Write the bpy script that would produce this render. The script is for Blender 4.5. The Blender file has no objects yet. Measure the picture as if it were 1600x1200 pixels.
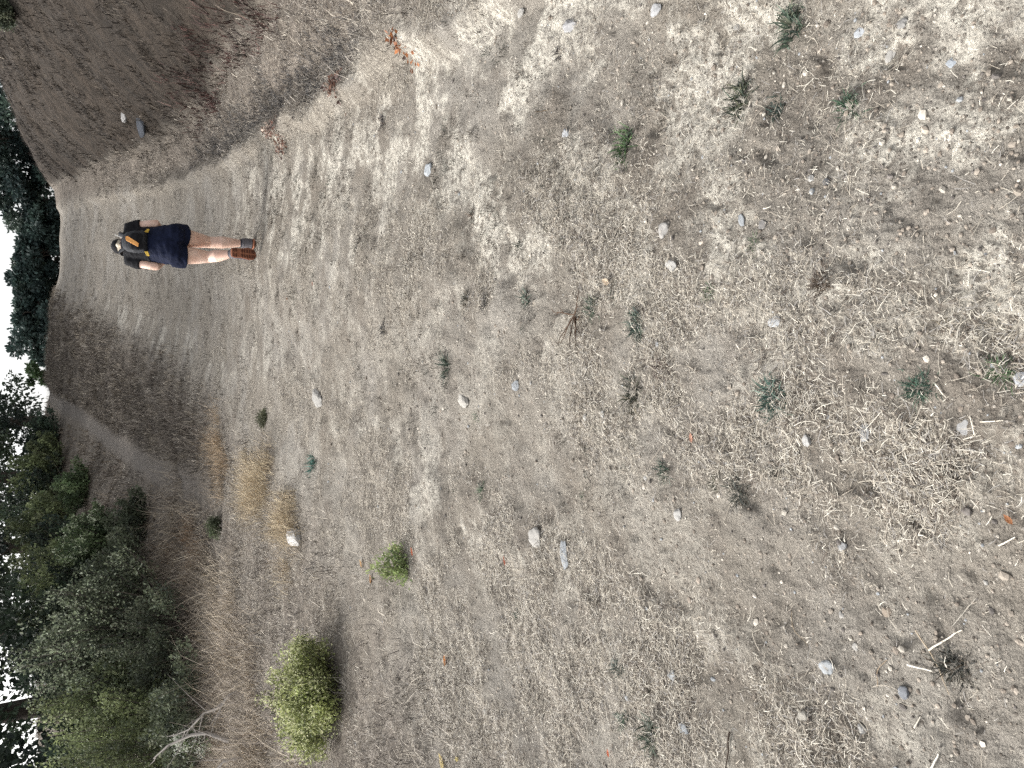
import bpy, bmesh, math, random
import numpy as np
from mathutils import Vector, Matrix

random.seed(7)
RNG = np.random.default_rng(7)
SC = bpy.context.scene
COL = SC.collection
R = math.radians

# ------------------------------------------------------------------ camera
PITCH = R(27.7)
CAM_Z = 1.6
cd = bpy.data.cameras.new('camera')
cam = bpy.data.objects.new('camera', cd)
COL.objects.link(cam)
FWD = Vector((0, math.cos(PITCH), -math.sin(PITCH)))
DWN = Vector((0, -math.sin(PITCH), -math.cos(PITCH)))
RGT = Vector((1, 0, 0))
# the phone was held sideways: the picture's right is the world's down
m = Matrix((DWN, RGT, -FWD)).transposed().to_4x4()
m.translation = Vector((0, 0, CAM_Z))
cam.matrix_world = m
cd.sensor_width = 36
cd.lens = 27.0
cd.clip_start = 0.05
cd.clip_end = 2000
SC.camera = cam

# ------------------------------------------------------------------ world, sun, exposure
SUN_EL, SUN_AZ = R(42), R(-60)          # azimuth from +Y towards +X
W = bpy.data.worlds.new('World')
SC.world = W
W.use_nodes = True
wn = W.node_tree
wn.nodes.clear()
sky = wn.nodes.new('ShaderNodeTexSky')
sky.sky_type = 'NISHITA'
sky.sun_disc = False
sky.sun_elevation = SUN_EL
sky.sun_rotation = SUN_AZ
sky.dust_density = 4.5
sky.air_density = 1.0
sky.ozone_density = 1.0
hs = wn.nodes.new('ShaderNodeHueSaturation')
hs.inputs['Saturation'].default_value = 0.15
bg = wn.nodes.new('ShaderNodeBackground')
bg.inputs['Strength'].default_value = 0.15
wo = wn.nodes.new('ShaderNodeOutputWorld')
wn.links.new(sky.outputs[0], hs.inputs['Color'])
wn.links.new(hs.outputs[0], bg.inputs['Color'])
wn.links.new(bg.outputs[0], wo.inputs['Surface'])

sl = bpy.data.lights.new('sun', 'SUN')
sl.energy = 1.15
sl.angle = R(18)
sl.color = (1.0, 0.96, 0.9)
so = bpy.data.objects.new('sun', sl)
COL.objects.link(so)
sd = Vector((math.sin(SUN_AZ) * math.cos(SUN_EL), math.cos(SUN_AZ) * math.cos(SUN_EL), math.sin(SUN_EL)))
so.rotation_euler = sd.to_track_quat('Z', 'Y').to_euler()
so.location = (0, 0, 30)

SC.view_settings.view_transform = 'Standard'
SC.view_settings.look = 'None'
SC.view_settings.gamma = 1
SC.view_settings.use_curve_mapping = False
SC.view_settings.exposure = 1.3
SC.cycles.max_bounces = 6
SC.cycles.use_denoising = False

# ------------------------------------------------------------------ noise and terrain
def _hash(ix, iy, seed):
    h = (ix.astype(np.int64) * 374761393 + iy.astype(np.int64) * 668265263 + seed * 1274126177) & 0xFFFFFFFF
    h = ((h ^ (h >> 13)) * 1274126177) & 0xFFFFFFFF
    h = h ^ (h >> 16)
    return (h & 0xFFFFFF) / float(0xFFFFFF)

def vnoise(x, y, seed=0):
    x = np.asarray(x, float); y = np.asarray(y, float)
    ix = np.floor(x); iy = np.floor(y)
    fx = x - ix; fy = y - iy
    fx = fx * fx * fx * (fx * (fx * 6 - 15) + 10); fy = fy * fy * fy * (fy * (fy * 6 - 15) + 10)
    a = _hash(ix, iy, seed); b = _hash(ix + 1, iy, seed)
    c = _hash(ix, iy + 1, seed); d = _hash(ix + 1, iy + 1, seed)
    return (a + (b - a) * fx) * (1 - fy) + (c + (d - c) * fx) * fy

def fbm(x, y, seed=0, octv=3, gain=0.5):
    t = 0; amp = 1; tot = 0
    c, s = math.cos(0.6), math.sin(0.6)
    x = np.asarray(x, float); y = np.asarray(y, float)
    for o in range(octv):
        t = t + amp * vnoise(x, y, seed + o * 17)
        tot += amp; amp *= gain
        x, y = (x * c - y * s) * 2.03 + 11.3, (x * s + y * c) * 2.03 - 7.7
    return t / tot

def sstep(a, b, v):
    t = np.clip((np.asarray(v, float) - a) / (b - a), 0, 1)
    return t * t * (3 - 2 * t)

_ys = np.arange(-700, 700, 0.25)
_zp = np.interp(_ys, [-700, -100, -20, -4, 9, 12, 16, 20, 24, 30, 36, 40, 42.5, 46, 52, 62, 100, 700],
                [-60, -10, -1.2, 0, 0, .05, .30, .80, 1.38, 2.25, 3.1, 3.55, 3.68, 3.6, 3.0, 1.8, -3, -60])
_k = np.exp(-0.5 * (np.arange(-8, 9) * 0.25 / 0.9) ** 2); _k /= _k.sum()
_zp = np.convolve(np.pad(_zp, 8, mode='edge'), _k, mode='valid')

def road_s(x, y):
    return x - 0.165 * (y - 5.2)

def trail_s(y):
    return np.interp(y, [14, 17, 24, 38, 60], [-3.3, -3.9, -4.8, -6.1, -7.5])

def bank_t(x, y):
    s = road_s(x, y)
    return s - 3.2 + .25 * sstep(8, 14, y) - 0.5 * (fbm(x * .5, y * .5, 5, 2) - .5) - sstep(26, 42, y) * 0.2

def height(x, y, micro=True):
    x = np.asarray(x, float); y = np.asarray(y, float)
    s = road_s(x, y)
    z = np.interp(y, _ys, _zp)
    # wheel tracks, hump, left berm
    z = z - 0.025 * np.exp(-((s - 0.0) / .33) ** 2) - 0.03 * np.exp(-((s - 1.5) / .38) ** 2) + .02 * np.exp(-((s - .75) / .4) ** 2)
    z = z + 0.05 * sstep(-0.8, -1.4, s)
    # right ledge and verge
    wob = 0.35 * (fbm(y * .9, x * .2, 31, 3) - .5)
    z = z + 0.14 * sstep(2.0, 2.14, s + wob) * sstep(1, 4, y) + 0.10 * sstep(2.2, 3.3, s)
    z = z - 0.16 * np.exp(-((s + wob - 2.45) / .22) ** 2) * sstep(4.5, 6, y) * sstep(22, 15, y)
    # the cut bank
    t = np.maximum(bank_t(x, y), 0)
    Hb = np.interp(y, [-30, 12, 20, 25, 30, 35, 40, 46, 60], [4.8, 4.6, 3.9, 3.4, 2.7, 1.7, .7, .15, 0])
    z = z + Hb * (1 - np.exp(-t / (Hb * .85 + .02))) + 0.10 * np.minimum(t, 10)
    z = z + sstep(0.1, 1.2, t) * (0.28 * (fbm(x * .8, y * .8, 41, 4) - .5) + .1 * (fbm(x * 3, y * 3, 42, 3) - .5))
    # left side: hummocks, mound beside the trail
    L = sstep(-1.2, -2.6, s)
    dt = s - trail_s(y)
    far = sstep(12, 18, y)
    z = z + L * .16 * (fbm(x * .7, y * .7, 51, 3) - .45)
    z = z + far * (0.22 * np.exp(-((s + 2.3) / .9) ** 2) + .35 * sstep(-.5, -2.2, dt) - .08 * np.exp(-(dt / .35) ** 2))
    z = z + 0.42 * sstep(-2, -5, s) * sstep(30, 41, y) * sstep(70, 50, y)
    if micro:
        r = np.hypot(x, y)
        z = z + 0.045 * (fbm(x * 2.2, y * 2.2, 61, 2) - .5) * (.25 + .75 * sstep(13, 7, r)) + .04 * (fbm(x * 5.5, y * 5.5, 66, 2) - .5) * sstep(15, 8, r) * sstep(1.5, 4, r)
        z = z + 0.022 * (fbm(x * 9, y * 9, 62, 2) - .5) * sstep(22, 9, r)
        # chipped, dented crust
        c = fbm(x * 24, y * 24, 63, 2)
        z = z + 0.015 * (c - .5) * sstep(9, 4, r)
        z = z - 0.012 * sstep(.70, .80, fbm(x * 13, y * 13, 64, 2)) * sstep(14, 6, r)
        z = z + 0.008 * (fbm(x * 75, y * 75, 65, 2) - .5) * sstep(3.6, 1.6, r)
    return z

def hz(x, y):
    return float(height(np.array([x]), np.array([y]))[0])

def ray(px, py):
    """direction of a photograph pixel (the photo is 1600 x 1200 and lies on its side)"""
    return (FWD + RGT * ((600 - py) / 1200.0) + DWN * ((px - 800) / 1200.0))

_t = np.concatenate([np.arange(0.8, 12, .01), np.arange(12, 80, .04)])
def at(px, py):
    d = ray(px, py)
    X, Y, Z = d.x * _t, d.y * _t, CAM_Z + d.z * _t
    below = Z < height(X, Y, False)
    i = int(np.argmax(below)) if below.any() else len(_t) - 1
    x, y = float(X[i]), float(Y[i])
    return Vector((x, y, hz(x, y)))

def pxm(p):
    """photo pixels per metre at a point"""
    return 1200.0 / ((Vector(p) - Vector((0, 0, CAM_Z))).dot(FWD))

# masks of what covers the ground
def litter(x, y):
    s = road_s(x, y)
    n = fbm(x * 1.3, y * 1.3, 71, 3); n2 = fbm(x * 4.5, y * 4.5, 72, 3)
    left = np.exp(-((s - 0.02) / .34) ** 2) * sstep(12, 3, y) + np.exp(-((s - 0.1) / .55) ** 2) * sstep(5, 9, y)
    right = np.exp(-((s - 1.55) / .5) ** 2) + sstep(2.6, .9, y) * sstep(.65, 1.1, s)
    d = 1.0 - .97 * np.clip(left, 0, 1) - .88 * np.clip(right, 0, 1)
    d = d * (.06 + 1.6 * sstep(.40, .62, n * .55 + n2 * .45))
    return np.clip(d, 0, 1) ** 1.25 + .012

# ------------------------------------------------------------------ mesh helpers
def mesh_arrays(name, V, F, smooth=False):
    V = np.ascontiguousarray(V, np.float32); F = np.ascontiguousarray(F, np.int32)
    me = bpy.data.meshes.new(name)
    me.vertices.add(len(V)); me.vertices.foreach_set('co', V.ravel())
    n, k = F.shape
    me.loops.add(n * k); me.loops.foreach_set('vertex_index', F.ravel())
    me.polygons.add(n); me.polygons.foreach_set('loop_start', np.arange(0, n * k, k, dtype=np.int32))
    me.polygons.foreach_set('use_smooth', np.full(n, smooth))
    me.update(calc_edges=True)
    return me

def set_tint(me, C):
    a = me.attributes.new('tint', 'FLOAT_COLOR', 'POINT')
    C4 = np.ones((len(C), 4), np.float32); C4[:, :3] = C
    a.data.foreach_set('color', C4.ravel())

def link(name, me, mat=None, parent=None, loc=None, rotz=None):
    if mat is not None and not me.materials:
        me.materials.append(mat)
    o = bpy.data.objects.new(name, me)
    COL.objects.link(o)
    if parent: o.parent = parent
    if loc is not None: o.location = loc
    if rotz is not None: o.rotation_euler = (0, 0, rotz)
    return o

def tag(o, label=None, cat=None, group=None, kind=None):
    if label: o['label'] = label
    if cat: o['category'] = cat
    if group: o['group'] = group
    if kind: o['kind'] = kind
    return o

def empty(name, loc, label, cat, group=None, rotz=0):
    o = bpy.data.objects.new(name, None)
    COL.objects.link(o)
    o.location = loc; o.rotation_euler = (0, 0, rotz); o.empty_display_size = .1
    return tag(o, label, cat, group)

def ribbons(P, heading, length, width, elev, droop, C, n=2, taper=.35):
    """thin bent blades: base points P, heading, length, width, start elevation, how far they bend down"""
    N = len(P)
    steps = n + 1
    V = np.zeros((N, steps, 2, 3)); pos = P.copy()
    hx, hy = np.cos(heading), np.sin(heading)
    curl = RNG.normal(0, .35, N)
    wx, wy = -hy, hx
    for k in range(steps):
        w = width * .5 * (1 - (1 - taper) * k / n)
        V[:, k, 0] = pos - np.stack([wx * w, wy * w, 0 * w], 1)
        V[:, k, 1] = pos + np.stack([wx * w, wy * w, 0 * w], 1)
        if k < n:
            e = elev - droop * (k / max(n - 1, 1))
            h2 = heading + curl * (k + .5)
            st = length / n
            pos = pos + np.stack([np.cos(h2) * np.cos(e) * st, np.sin(h2) * np.cos(e) * st, np.sin(e) * st], 1)
    F = []
    base = np.arange(N) * steps * 2
    for k in range(n):
        a = base + 2 * k
        F.append(np.stack([a, a + 1, a + 3, a + 2], 1))
    F = np.concatenate(F)
    return V.reshape(-1, 3), F, np.repeat(C, steps * 2, axis=0)

def pick(palette, n, var=.15):
    pal = np.array([p[:3] for p in palette]); wgt = np.array([p[3] for p in palette], float)
    i = RNG.choice(len(pal), n, p=wgt / wgt.sum())
    return pal[i] * np.exp(RNG.normal(0, var, (n, 1)))

class Geo:
    def __init__(self): self.V = []; self.F = []; self.C = []; self.n = 0
    def add(self, V, F, C=None):
        V = np.asarray(V, float); F = np.asarray(F)
        self.V.append(V); self.F.append(F + self.n); self.n += len(V)
        if C is not None:
            C = np.asarray(C, float)
            self.C.append(np.broadcast_to(C, (len(V), 3)) if C.ndim == 1 else C)
    def mesh(self, name, smooth=False):
        me = mesh_arrays(name, np.concatenate(self.V), np.concatenate(self.F), smooth)
        if self.C: set_tint(me, np.concatenate(self.C))
        return me

def tube_arr(pts, radii, seg=6):
    pts = [Vector(p) for p in pts]
    V = []; F = []
    ref = Vector((.31, .77, .55)).normalized()
    for i, p in enumerate(pts):
        d = (pts[min(i + 1, len(pts) - 1)] - pts[max(i - 1, 0)]).normalized()
        a = d.cross(ref)
        if a.length < 1e-3: a = d.cross(Vector((1, 0, 0)))
        a.normalize(); b = d.cross(a)
        for j in range(seg):
            t = 2 * math.pi * j / seg
            V.append(p + (a * math.cos(t) + b * math.sin(t)) * radii[i])
    for i in range(len(pts) - 1):
        for j in range(seg):
            k = (j + 1) % seg
            F.append((i * seg + j, i * seg + k, (i + 1) * seg + k, (i + 1) * seg + j))
    return np.array([v[:] for v in V]), np.array(F)

# ------------------------------------------------------------------ materials
def new_mat(name):
    mt = bpy.data.materials.new(name); mt.use_nodes = True
    nt = mt.node_tree
    b = nt.nodes['Principled BSDF']
    b.inputs['Roughness'].default_value = .9
    b.inputs['Specular IOR Level'].default_value = .2
    return mt, nt, b

def N(nt, typ, **kw):
    n = nt.nodes.new(typ)
    for k, v in kw.items(): setattr(n, k, v)
    return n

def mat_tint(name, rough=.85, spec=.15, transl=0.0, noise=.25, nscale=40, gain=1.0):
    mt, nt, b = new_mat(name)
    at_ = N(nt, 'ShaderNodeAttribute', attribute_name='tint')
    ns = N(nt, 'ShaderNodeTexNoise'); ns.inputs['Scale'].default_value = nscale; ns.inputs['Detail'].default_value = 3
    tc = N(nt, 'ShaderNodeTexCoord'); nt.links.new(tc.outputs['Object'], ns.inputs['Vector'])
    mr = N(nt, 'ShaderNodeMapRange'); mr.inputs['To Min'].default_value = gain * (1 - noise); mr.inputs['To Max'].default_value = gain * (1 + noise)
    nt.links.new(ns.outputs['Fac'], mr.inputs['Value'])
    mx = N(nt, 'ShaderNodeMix', data_type='RGBA', blend_type='MULTIPLY'); mx.inputs['Factor'].default_value = 1
    nt.links.new(at_.outputs['Color'], mx.inputs['A']); nt.links.new(mr.outputs[0], mx.inputs['B'])
    nt.links.new(mx.outputs['Result'], b.inputs['Base Color'])
    b.inputs['Roughness'].default_value = rough; b.inputs['Specular IOR Level'].default_value = spec
    if transl:
        tr = N(nt, 'ShaderNodeBsdfTranslucent'); nt.links.new(mx.outputs['Result'], tr.inputs['Color'])
        ms = N(nt, 'ShaderNodeMixShader'); ms.inputs[0].default_value = transl
        out = nt.nodes['Material Output']
        nt.links.new(b.outputs[0], ms.inputs[1]); nt.links.new(tr.outputs[0], ms.inputs[2]); nt.links.new(ms.outputs[0], out.inputs['Surface'])
    return mt

def mat_noise(name, c1, c2, scale=20, rough=.9, bump=.3, detail=6, spec=.2, dist=.01):
    mt, nt, b = new_mat(name)
    tc = N(nt, 'ShaderNodeTexCoord')
    ns = N(nt, 'ShaderNodeTexNoise'); ns.inputs['Scale'].default_value = scale; ns.inputs['Detail'].default_value = detail
    nt.links.new(tc.outputs['Object'], ns.inputs['Vector'])
    rp = N(nt, 'ShaderNodeValToRGB')
    rp.color_ramp.elements[0].position = .3; rp.color_ramp.elements[0].color = (*c1, 1)
    rp.color_ramp.elements[1].position = .7; rp.color_ramp.elements[1].color = (*c2, 1)
    nt.links.new(ns.outputs['Fac'], rp.inputs[0]); nt.links.new(rp.outputs[0], b.inputs['Base Color'])
    b.inputs['Roughness'].default_value = rough; b.inputs['Specular IOR Level'].default_value = spec
    if bump:
        bp = N(nt, 'ShaderNodeBump'); bp.inputs['Strength'].default_value = bump; bp.inputs['Distance'].default_value = dist
        nt.links.new(ns.outputs['Fac'], bp.inputs['Height']); nt.links.new(bp.outputs[0], b.inputs['Normal'])
    return mt

def mat_ground():
    mt, nt, b = new_mat('dry_ground')
    L = nt.links.new
    tc = N(nt, 'ShaderNodeTexCoord')
    def noise(sc, det=5, rough=.55, off=(0, 0, 0)):
        mp = N(nt, 'ShaderNodeMapping'); mp.inputs['Location'].default_value = off
        L(tc.outputs['Object'], mp.inputs['Vector'])
        n = N(nt, 'ShaderNodeTexNoise'); n.inputs['Scale'].default_value = sc; n.inputs['Detail'].default_value = det
        n.inputs['Roughness'].default_value = rough
        L(mp.outputs[0], n.inputs['Vector']); return n.outputs['Fac']
    def rng(v, a, b_, c=0, d=1, smooth=True):
        r = N(nt, 'ShaderNodeMapRange'); r.interpolation_type = 'SMOOTHSTEP' if smooth else 'LINEAR'
        r.inputs['From Min'].default_value = a; r.inputs['From Max'].default_value = b_
        r.inputs['To Min'].default_value = c; r.inputs['To Max'].default_value = d
        L(v, r.inputs['Value']); return r.outputs[0]
    def math_(op, a, b_=None):
        n = N(nt, 'ShaderNodeMath', operation=op)
        for i, v in enumerate((a, b_)):
            if v is None: continue
            if isinstance(v, (int, float)): n.inputs[i].default_value = v
            else: L(v, n.inputs[i])
        return n.outputs[0]
    def mix(f, a, b_, mode='MIX'):
        n = N(nt, 'ShaderNodeMix', data_type='RGBA', blend_type=mode)
        if isinstance(f, (int, float)): n.inputs['Factor'].default_value = f
        else: L(f, n.inputs['Factor'])
        for key, v in (('A', a), ('B', b_)):
            if isinstance(v, tuple): n.inputs[key].default_value = (*v, 1)
            else: L(v, n.inputs[key])
        return n.outputs['Result']
    def attr(nm):
        a = N(nt, 'ShaderNodeAttribute', attribute_name=nm); return a.outputs['Fac']
    bank, verge, lit, pale, trail = attr('bank'), attr('verge'), attr('litter'), attr('pale'), attr('trail')
    n_big, n_mid, n_fine, n_grain = noise(.9), noise(5, 6), noise(32, 6, .65), noise(170, 4, .7)
    dirt = mix(rng(n_big, .35, .65), (.208, .186, .155), (.258, .239, .210))
    dirt = mix(rng(n_mid, .42, .7, 0, .65), dirt, (.152, .133, .112))
    n_patch = noise(1.7, 4, .6, (5, 1, 0))
    dirt = mix(rng(n_patch, .52, .66, 0, .55), dirt, (.150, .128, .104))
    # pale, trodden crust
    n_cr = noise(2.6, 7, .62, (3, 8, 0))
    crust = math_('MULTIPLY', rng(n_cr, .47, .57), rng(n_fine, .36, .56))
    crust = math_('MULTIPLY', crust, pale)
    dirt = mix(crust, dirt, (.50, .47, .405))
    # gravel grains and straw flecks too small to be pieces
    vo = N(nt, 'ShaderNodeTexVoronoi'); vo.inputs['Scale'].default_value = 95; L(tc.outputs['Object'], vo.inputs['Vector'])
    gsel = N(nt, 'ShaderNodeSeparateColor'); L(vo.outputs['Color'], gsel.inputs[0])
    grain_on = math_('MULTIPLY', rng(gsel.outputs[0], .62, .7), rng(vo.outputs['Distance'], .42, .3))
    gcol = mix(gsel.outputs[1], (.11, .092, .076), (.42, .385, .335))
    dirt = mix(math_('MULTIPLY', grain_on, .9), dirt, gcol)
    mp = N(nt, 'ShaderNodeMapping'); mp.inputs['Rotation'].default_value = (0, 0, .8); mp.inputs['Scale'].default_value = (22, 90, 40)
    L(tc.outputs['Object'], mp.inputs['Vector'])
    fl = N(nt, 'ShaderNodeTexNoise'); fl.inputs['Scale'].default_value = 1; fl.inputs['Detail'].default_value = 4; fl.inputs['Distortion'].default_value = 2.2
    L(mp.outputs[0], fl.inputs['Vector'])
    straw = mix(rng(fl.outputs['Fac'], .36, .66), (.075, .062, .052), (.40, .362, .30))
    dirt = mix(math_('MULTIPLY', lit, .78), dirt, straw)
    # verge: grey brown thatch
    vg = mix(rng(n_mid, .3, .7), (.082, .068, .056), (.172, .148, .124))
    vg = mix(rng(n_fine, .45, .68, 0, .7), vg, (.31, .272, .222))
    col = mix(verge, dirt, vg)
    bk = mix(rng(n_mid, .3, .7), (.026, .021, .0165), (.058, .046, .036))
    bk = mix(rng(n_fine, .5, .75, 0, .6), bk, (.085, .071, .058))
    bk = mix(rng(n_big, .45, .7, 0, .35), bk, (.03, .028, .025))
    col = mix(bank, col, bk)
    tr = mix(rng(n_fine, .3, .7), (.115, .102, .09), (.20, .18, .16))
    col = mix(trail, col, tr)
    col = mix(1.0, col, rng_color(nt, n_grain, .56, 1.30), 'MULTIPLY')
    L(col, b.inputs['Base Color'])
    b.inputs['Roughness'].default_value = .95; b.inputs['Specular IOR Level'].default_value = .12
    h = math_('ADD', math_('MULTIPLY', n_fine, 1.0), math_('MULTIPLY', n_grain, .35))
    h = math_('ADD', h, math_('MULTIPLY', grain_on, .35))
    h = math_('ADD', h, math_('MULTIPLY', fl.outputs['Fac'], .35))
    bp = N(nt, 'ShaderNodeBump'); bp.inputs['Strength'].default_value = .9; bp.inputs['Distance'].default_value = .02
    L(h, bp.inputs['Height']); L(bp.outputs[0], b.inputs['Normal'])
    return mt

def rng_color(nt, v, lo, hi):
    r = N(nt, 'ShaderNodeMapRange'); r.inputs['From Min'].default_value = .25; r.inputs['From Max'].default_value = .75
    r.inputs['To Min'].default_value = lo; r.inputs['To Max'].default_value = hi
    nt.links.new(v, r.inputs['Value']); return r.outputs[0]

M_STRAW = mat_tint('straw', .8, .25, gain=.92)
M_LEAF = mat_tint('leaf', .6, .3, transl=.28)
M_DARKLEAF = mat_tint('oak_leaf', .6, .3, transl=.2)
M_STEM = mat_tint('stem', .9, .1)
M_STONE = mat_tint('stone', .9, .2, noise=.35, nscale=60)
M_BARK = mat_noise('bark', (.03, .026, .022), (.09, .075, .062), 14, .95, .6)

# ------------------------------------------------------------------ ground: one sheet, finer towards the path in front
def build_ground():
    fine = np.linspace(R(-44), R(44), 430)
    rest = np.linspace(R(44), R(316), 70)[1:-1]
    ang = np.concatenate([fine, rest])
    rr = np.exp(np.linspace(math.log(.45), math.log(62), 580))
    rr = np.concatenate([rr, np.exp(np.linspace(math.log(62), math.log(650), 26))[1:]])
    A, Rr = np.meshgrid(ang, rr)
    X = Rr * np.sin(A); Y = Rr * np.cos(A)
    Z = height(X, Y)
    nr, na = X.shape
    V = np.stack([X.ravel(), Y.ravel(), Z.ravel()], 1)
    i = np.arange(nr - 1)[:, None] * na; j = np.arange(na)[None, :]; k = (j + 1) % na
    F = np.stack([i + j, i + k, i + na + k, i + na + j], 2).reshape(-1, 4)[:, ::-1]
    c = len(V); V = np.vstack([V, [[0, 0, hz(0, 0)]]])
    fan = np.array([[(q + 1) % na, q, c, c] for q in range(na)])
    me = mesh_arrays('ground', V, F, True)
    bm = bmesh.new(); bm.from_mesh(me); bm.verts.ensure_lookup_table()
    for q in range(na):
        f = bm.faces.new((bm.verts[q], bm.verts[(q + 1) % na], bm.verts[c])); f.smooth = True; f.normal_update()
        if f.normal.z < 0: f.normal_flip()
    bm.to_mesh(me); bm.free()
    x, y = V[:, 0], V[:, 1]
    s = road_s(x, y)
    t = bank_t(x, y)
    wob = .5 * (fbm(x * 1.1, y * 1.1, 81, 3) - .5)
    bank = sstep(-.05, .2, t + wob * .5)
    verge = np.maximum(sstep(2.05, 2.6, s + wob * .5), sstep(-1.1, -2.4, s + wob) * .85)
    verge = verge * (1 - bank)
    dt = s - trail_s(y)
    trail = .9 * np.exp(-((dt + .25 * (fbm(x * 1.5, y * 1.5, 83, 2) - .5)) / .33) ** 4) * sstep(13, 16, y) * sstep(60, 45, y)
    # brown dead brush left of the road and beyond the trail
    brush = sstep(-1.0, -3.0, s + 2.2 * wob) * sstep(11, 15, y) * (1 - trail)
    bank = np.maximum(bank, .30 * brush * sstep(-6.5, -4.5, s - wob))
    far = sstep(30, 40, y)
    lit = litter(x, y)
    pale = np.clip(np.exp(-((s - 1.45) / .75) ** 2) * 1.2 + .22 + .55 * np.exp(-((s + .38) / .22) ** 2), 0, 1) * (.12 + .88 * sstep(13, 9.5, y))
    pale = np.maximum(pale, np.exp(-((s + 1.05 + .3 * (fbm(x * .7, y * .7, 84, 2) - .5)) / .3) ** 2) * sstep(10, 13, y) * sstep(30, 22, y))
    for nm, a in (('bank', bank), ('verge', verge), ('litter', lit), ('pale', pale), ('trail', trail)):
        at_ = me.attributes.new(nm, 'FLOAT', 'POINT'); at_.data.foreach_set('value', np.ascontiguousarray(a, np.float32))
    tag(link('ground', me, mat_ground()), kind='structure')
build_ground()

# ------------------------------------------------------------------ straw, pebbles and grass that nobody could count
STRAW = [(.55, .515, .44, 3), (.42, .382, .315, 4), (.305, .27, .22, 4), (.28, .265, .245, 3), (.10, .08, .064, 4)]
GREYGRASS = [(.32, .29, .25, 3), (.22, .196, .17, 3), (.14, .122, .104, 3), (.45, .405, .335, 2), (.06, .05, .043, 4)]
BROWN = [(.052, .043, .036, 3), (.078, .064, .051, 3), (.035, .029, .025, 3), (.14, .118, .092, 1)]
BRUSH = [(.125, .107, .09, 3), (.18, .153, .126, 3), (.08, .068, .058, 2), (.30, .26, .205, 2)]
GOLD = [(.50, .41, .29, 3), (.60, .51, .38, 3), (.37, .295, .21, 2), (.18, .14, .105, 2)]
FRINGE = [(.42, .35, .26, 3), (.33, .28, .22, 3), (.52, .45, .345, 2), (.25, .215, .18, 3), (.14, .115, .095, 3)]
WHEAT = [(.45, .365, .24, 3), (.54, .455, .31, 3), (.35, .275, .185, 3), (.21, .165, .115, 2)]

def scatter(n, r0, r1, half, power=0.0, a0=None, a1=None):
    a = RNG.uniform(-half if a0 is None else a0, half if a1 is None else a1, n)
    u = RNG.uniform(0, 1, n)
    e = 2 - power
    r = (r0 ** e + u * (r1 ** e - r0 ** e)) ** (1 / e)
    return r * np.sin(a), r * np.cos(a), r

def straw_litter():
    G = Geo()
    for n, r0, r1, pw, smin in ((380000, .7, 13, .9, 0), (210000, .7, 4.5, .8, 0)):
        x, y, r = scatter(n, r0, r1, R(40), pw)
        keep = (RNG.uniform(0, 1, n) < litter(x, y) * np.where(bank_t(x, y) > -.2, 0, 1))
        x, y, r = x[keep], y[keep], r[keep]
        n = len(x)
        ln = np.exp(RNG.normal(math.log(.0135), .5, n)) * (1 + r * .06)
        w = RNG.uniform(.0007, .0017, n) * (1 + r * .18)
        el = np.abs(RNG.normal(.0, .32, n))
        P = np.stack([x, y, height(x, y) + RNG.uniform(.0005, .009, n)], 1)
        G.add(*ribbons(P, RNG.uniform(0, 6.283, n), ln, w, el, el * RNG.uniform(.6, 2.2, n), pick(STRAW, n), 2, .6))
    tag(link('straw_litter', G.mesh('straw_litter'), M_STRAW), 'pale broken straw scattered thickly over the dirt road', 'straw', kind='stuff')
    # longer lone stems
    n = 1700
    x, y, r = scatter(n, .8, 6, R(36), .8)
    k = RNG.uniform(0, 1, n) < litter(x, y) + .12
    x, y, r = x[k], y[k], r[k]; n = len(x)
    P = np.stack([x, y, height(x, y) + RNG.uniform(.004, .014, n)], 1)
    V, F, C = ribbons(P, RNG.uniform(0, 6.283, n), RNG.uniform(.03, .09, n), RNG.uniform(.0010, .0020, n) * (1 + r * .06), RNG.normal(.02, .08, n),
                      RNG.normal(.05, .12, n), pick(STRAW[:4], n), 4, .5)
    me = mesh_arrays('straw_stems', V, F); set_tint(me, C)
    tag(link('straw_stems', me, M_STRAW), 'long bleached grass stems lying loose on the dirt road', 'straw', kind='stuff')

def tufts(name, label, n, region, palette, ln, w, elev, per=7, spread=.03, nseg=2, wk=.05, mat=None):
    """many small standing tufts where region(x, y) says how likely they are"""
    x, y, r = region[0]
    pr = region[1](x, y)
    k = RNG.uniform(0, 1, len(x)) < pr
    x, y, r = x[k][:n], y[k][:n], r[k][:n]
    m_ = len(x)
    x = np.repeat(x, per); y = np.repeat(y, per); r = np.repeat(r, per)
    N_ = len(x)
    tsz = np.repeat(np.exp(RNG.normal(0, .35, m_)), per)
    tc = np.repeat(pick(palette, m_, .15), per, axis=0) * np.exp(RNG.normal(0, .25, (N_, 1)))
    hd = RNG.uniform(0, 6.283, N_)
    sp = spread * tsz * np.sqrt(RNG.uniform(0, 1, N_))
    x = x + np.cos(hd) * sp; y = y + np.sin(hd) * sp
    P = np.stack([x, y, height(x, y) - .004], 1)
    e = np.clip(RNG.normal(elev, .3, N_), .1, 1.5)
    L_ = ln * tsz * RNG.uniform(.5, 1.2, N_)
    V, F, C = ribbons(P, hd + RNG.normal(0, .5, N_), L_, w * (1 + r * wk) * RNG.uniform(.7, 1.3, N_), e, RNG.uniform(.1, 1.1, N_), tc, nseg, .25)
    me = mesh_arrays(name, V, F); set_tint(me, C)
    return tag(link(name, me, mat or M_STRAW), label, 'grass', kind='stuff')

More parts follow.
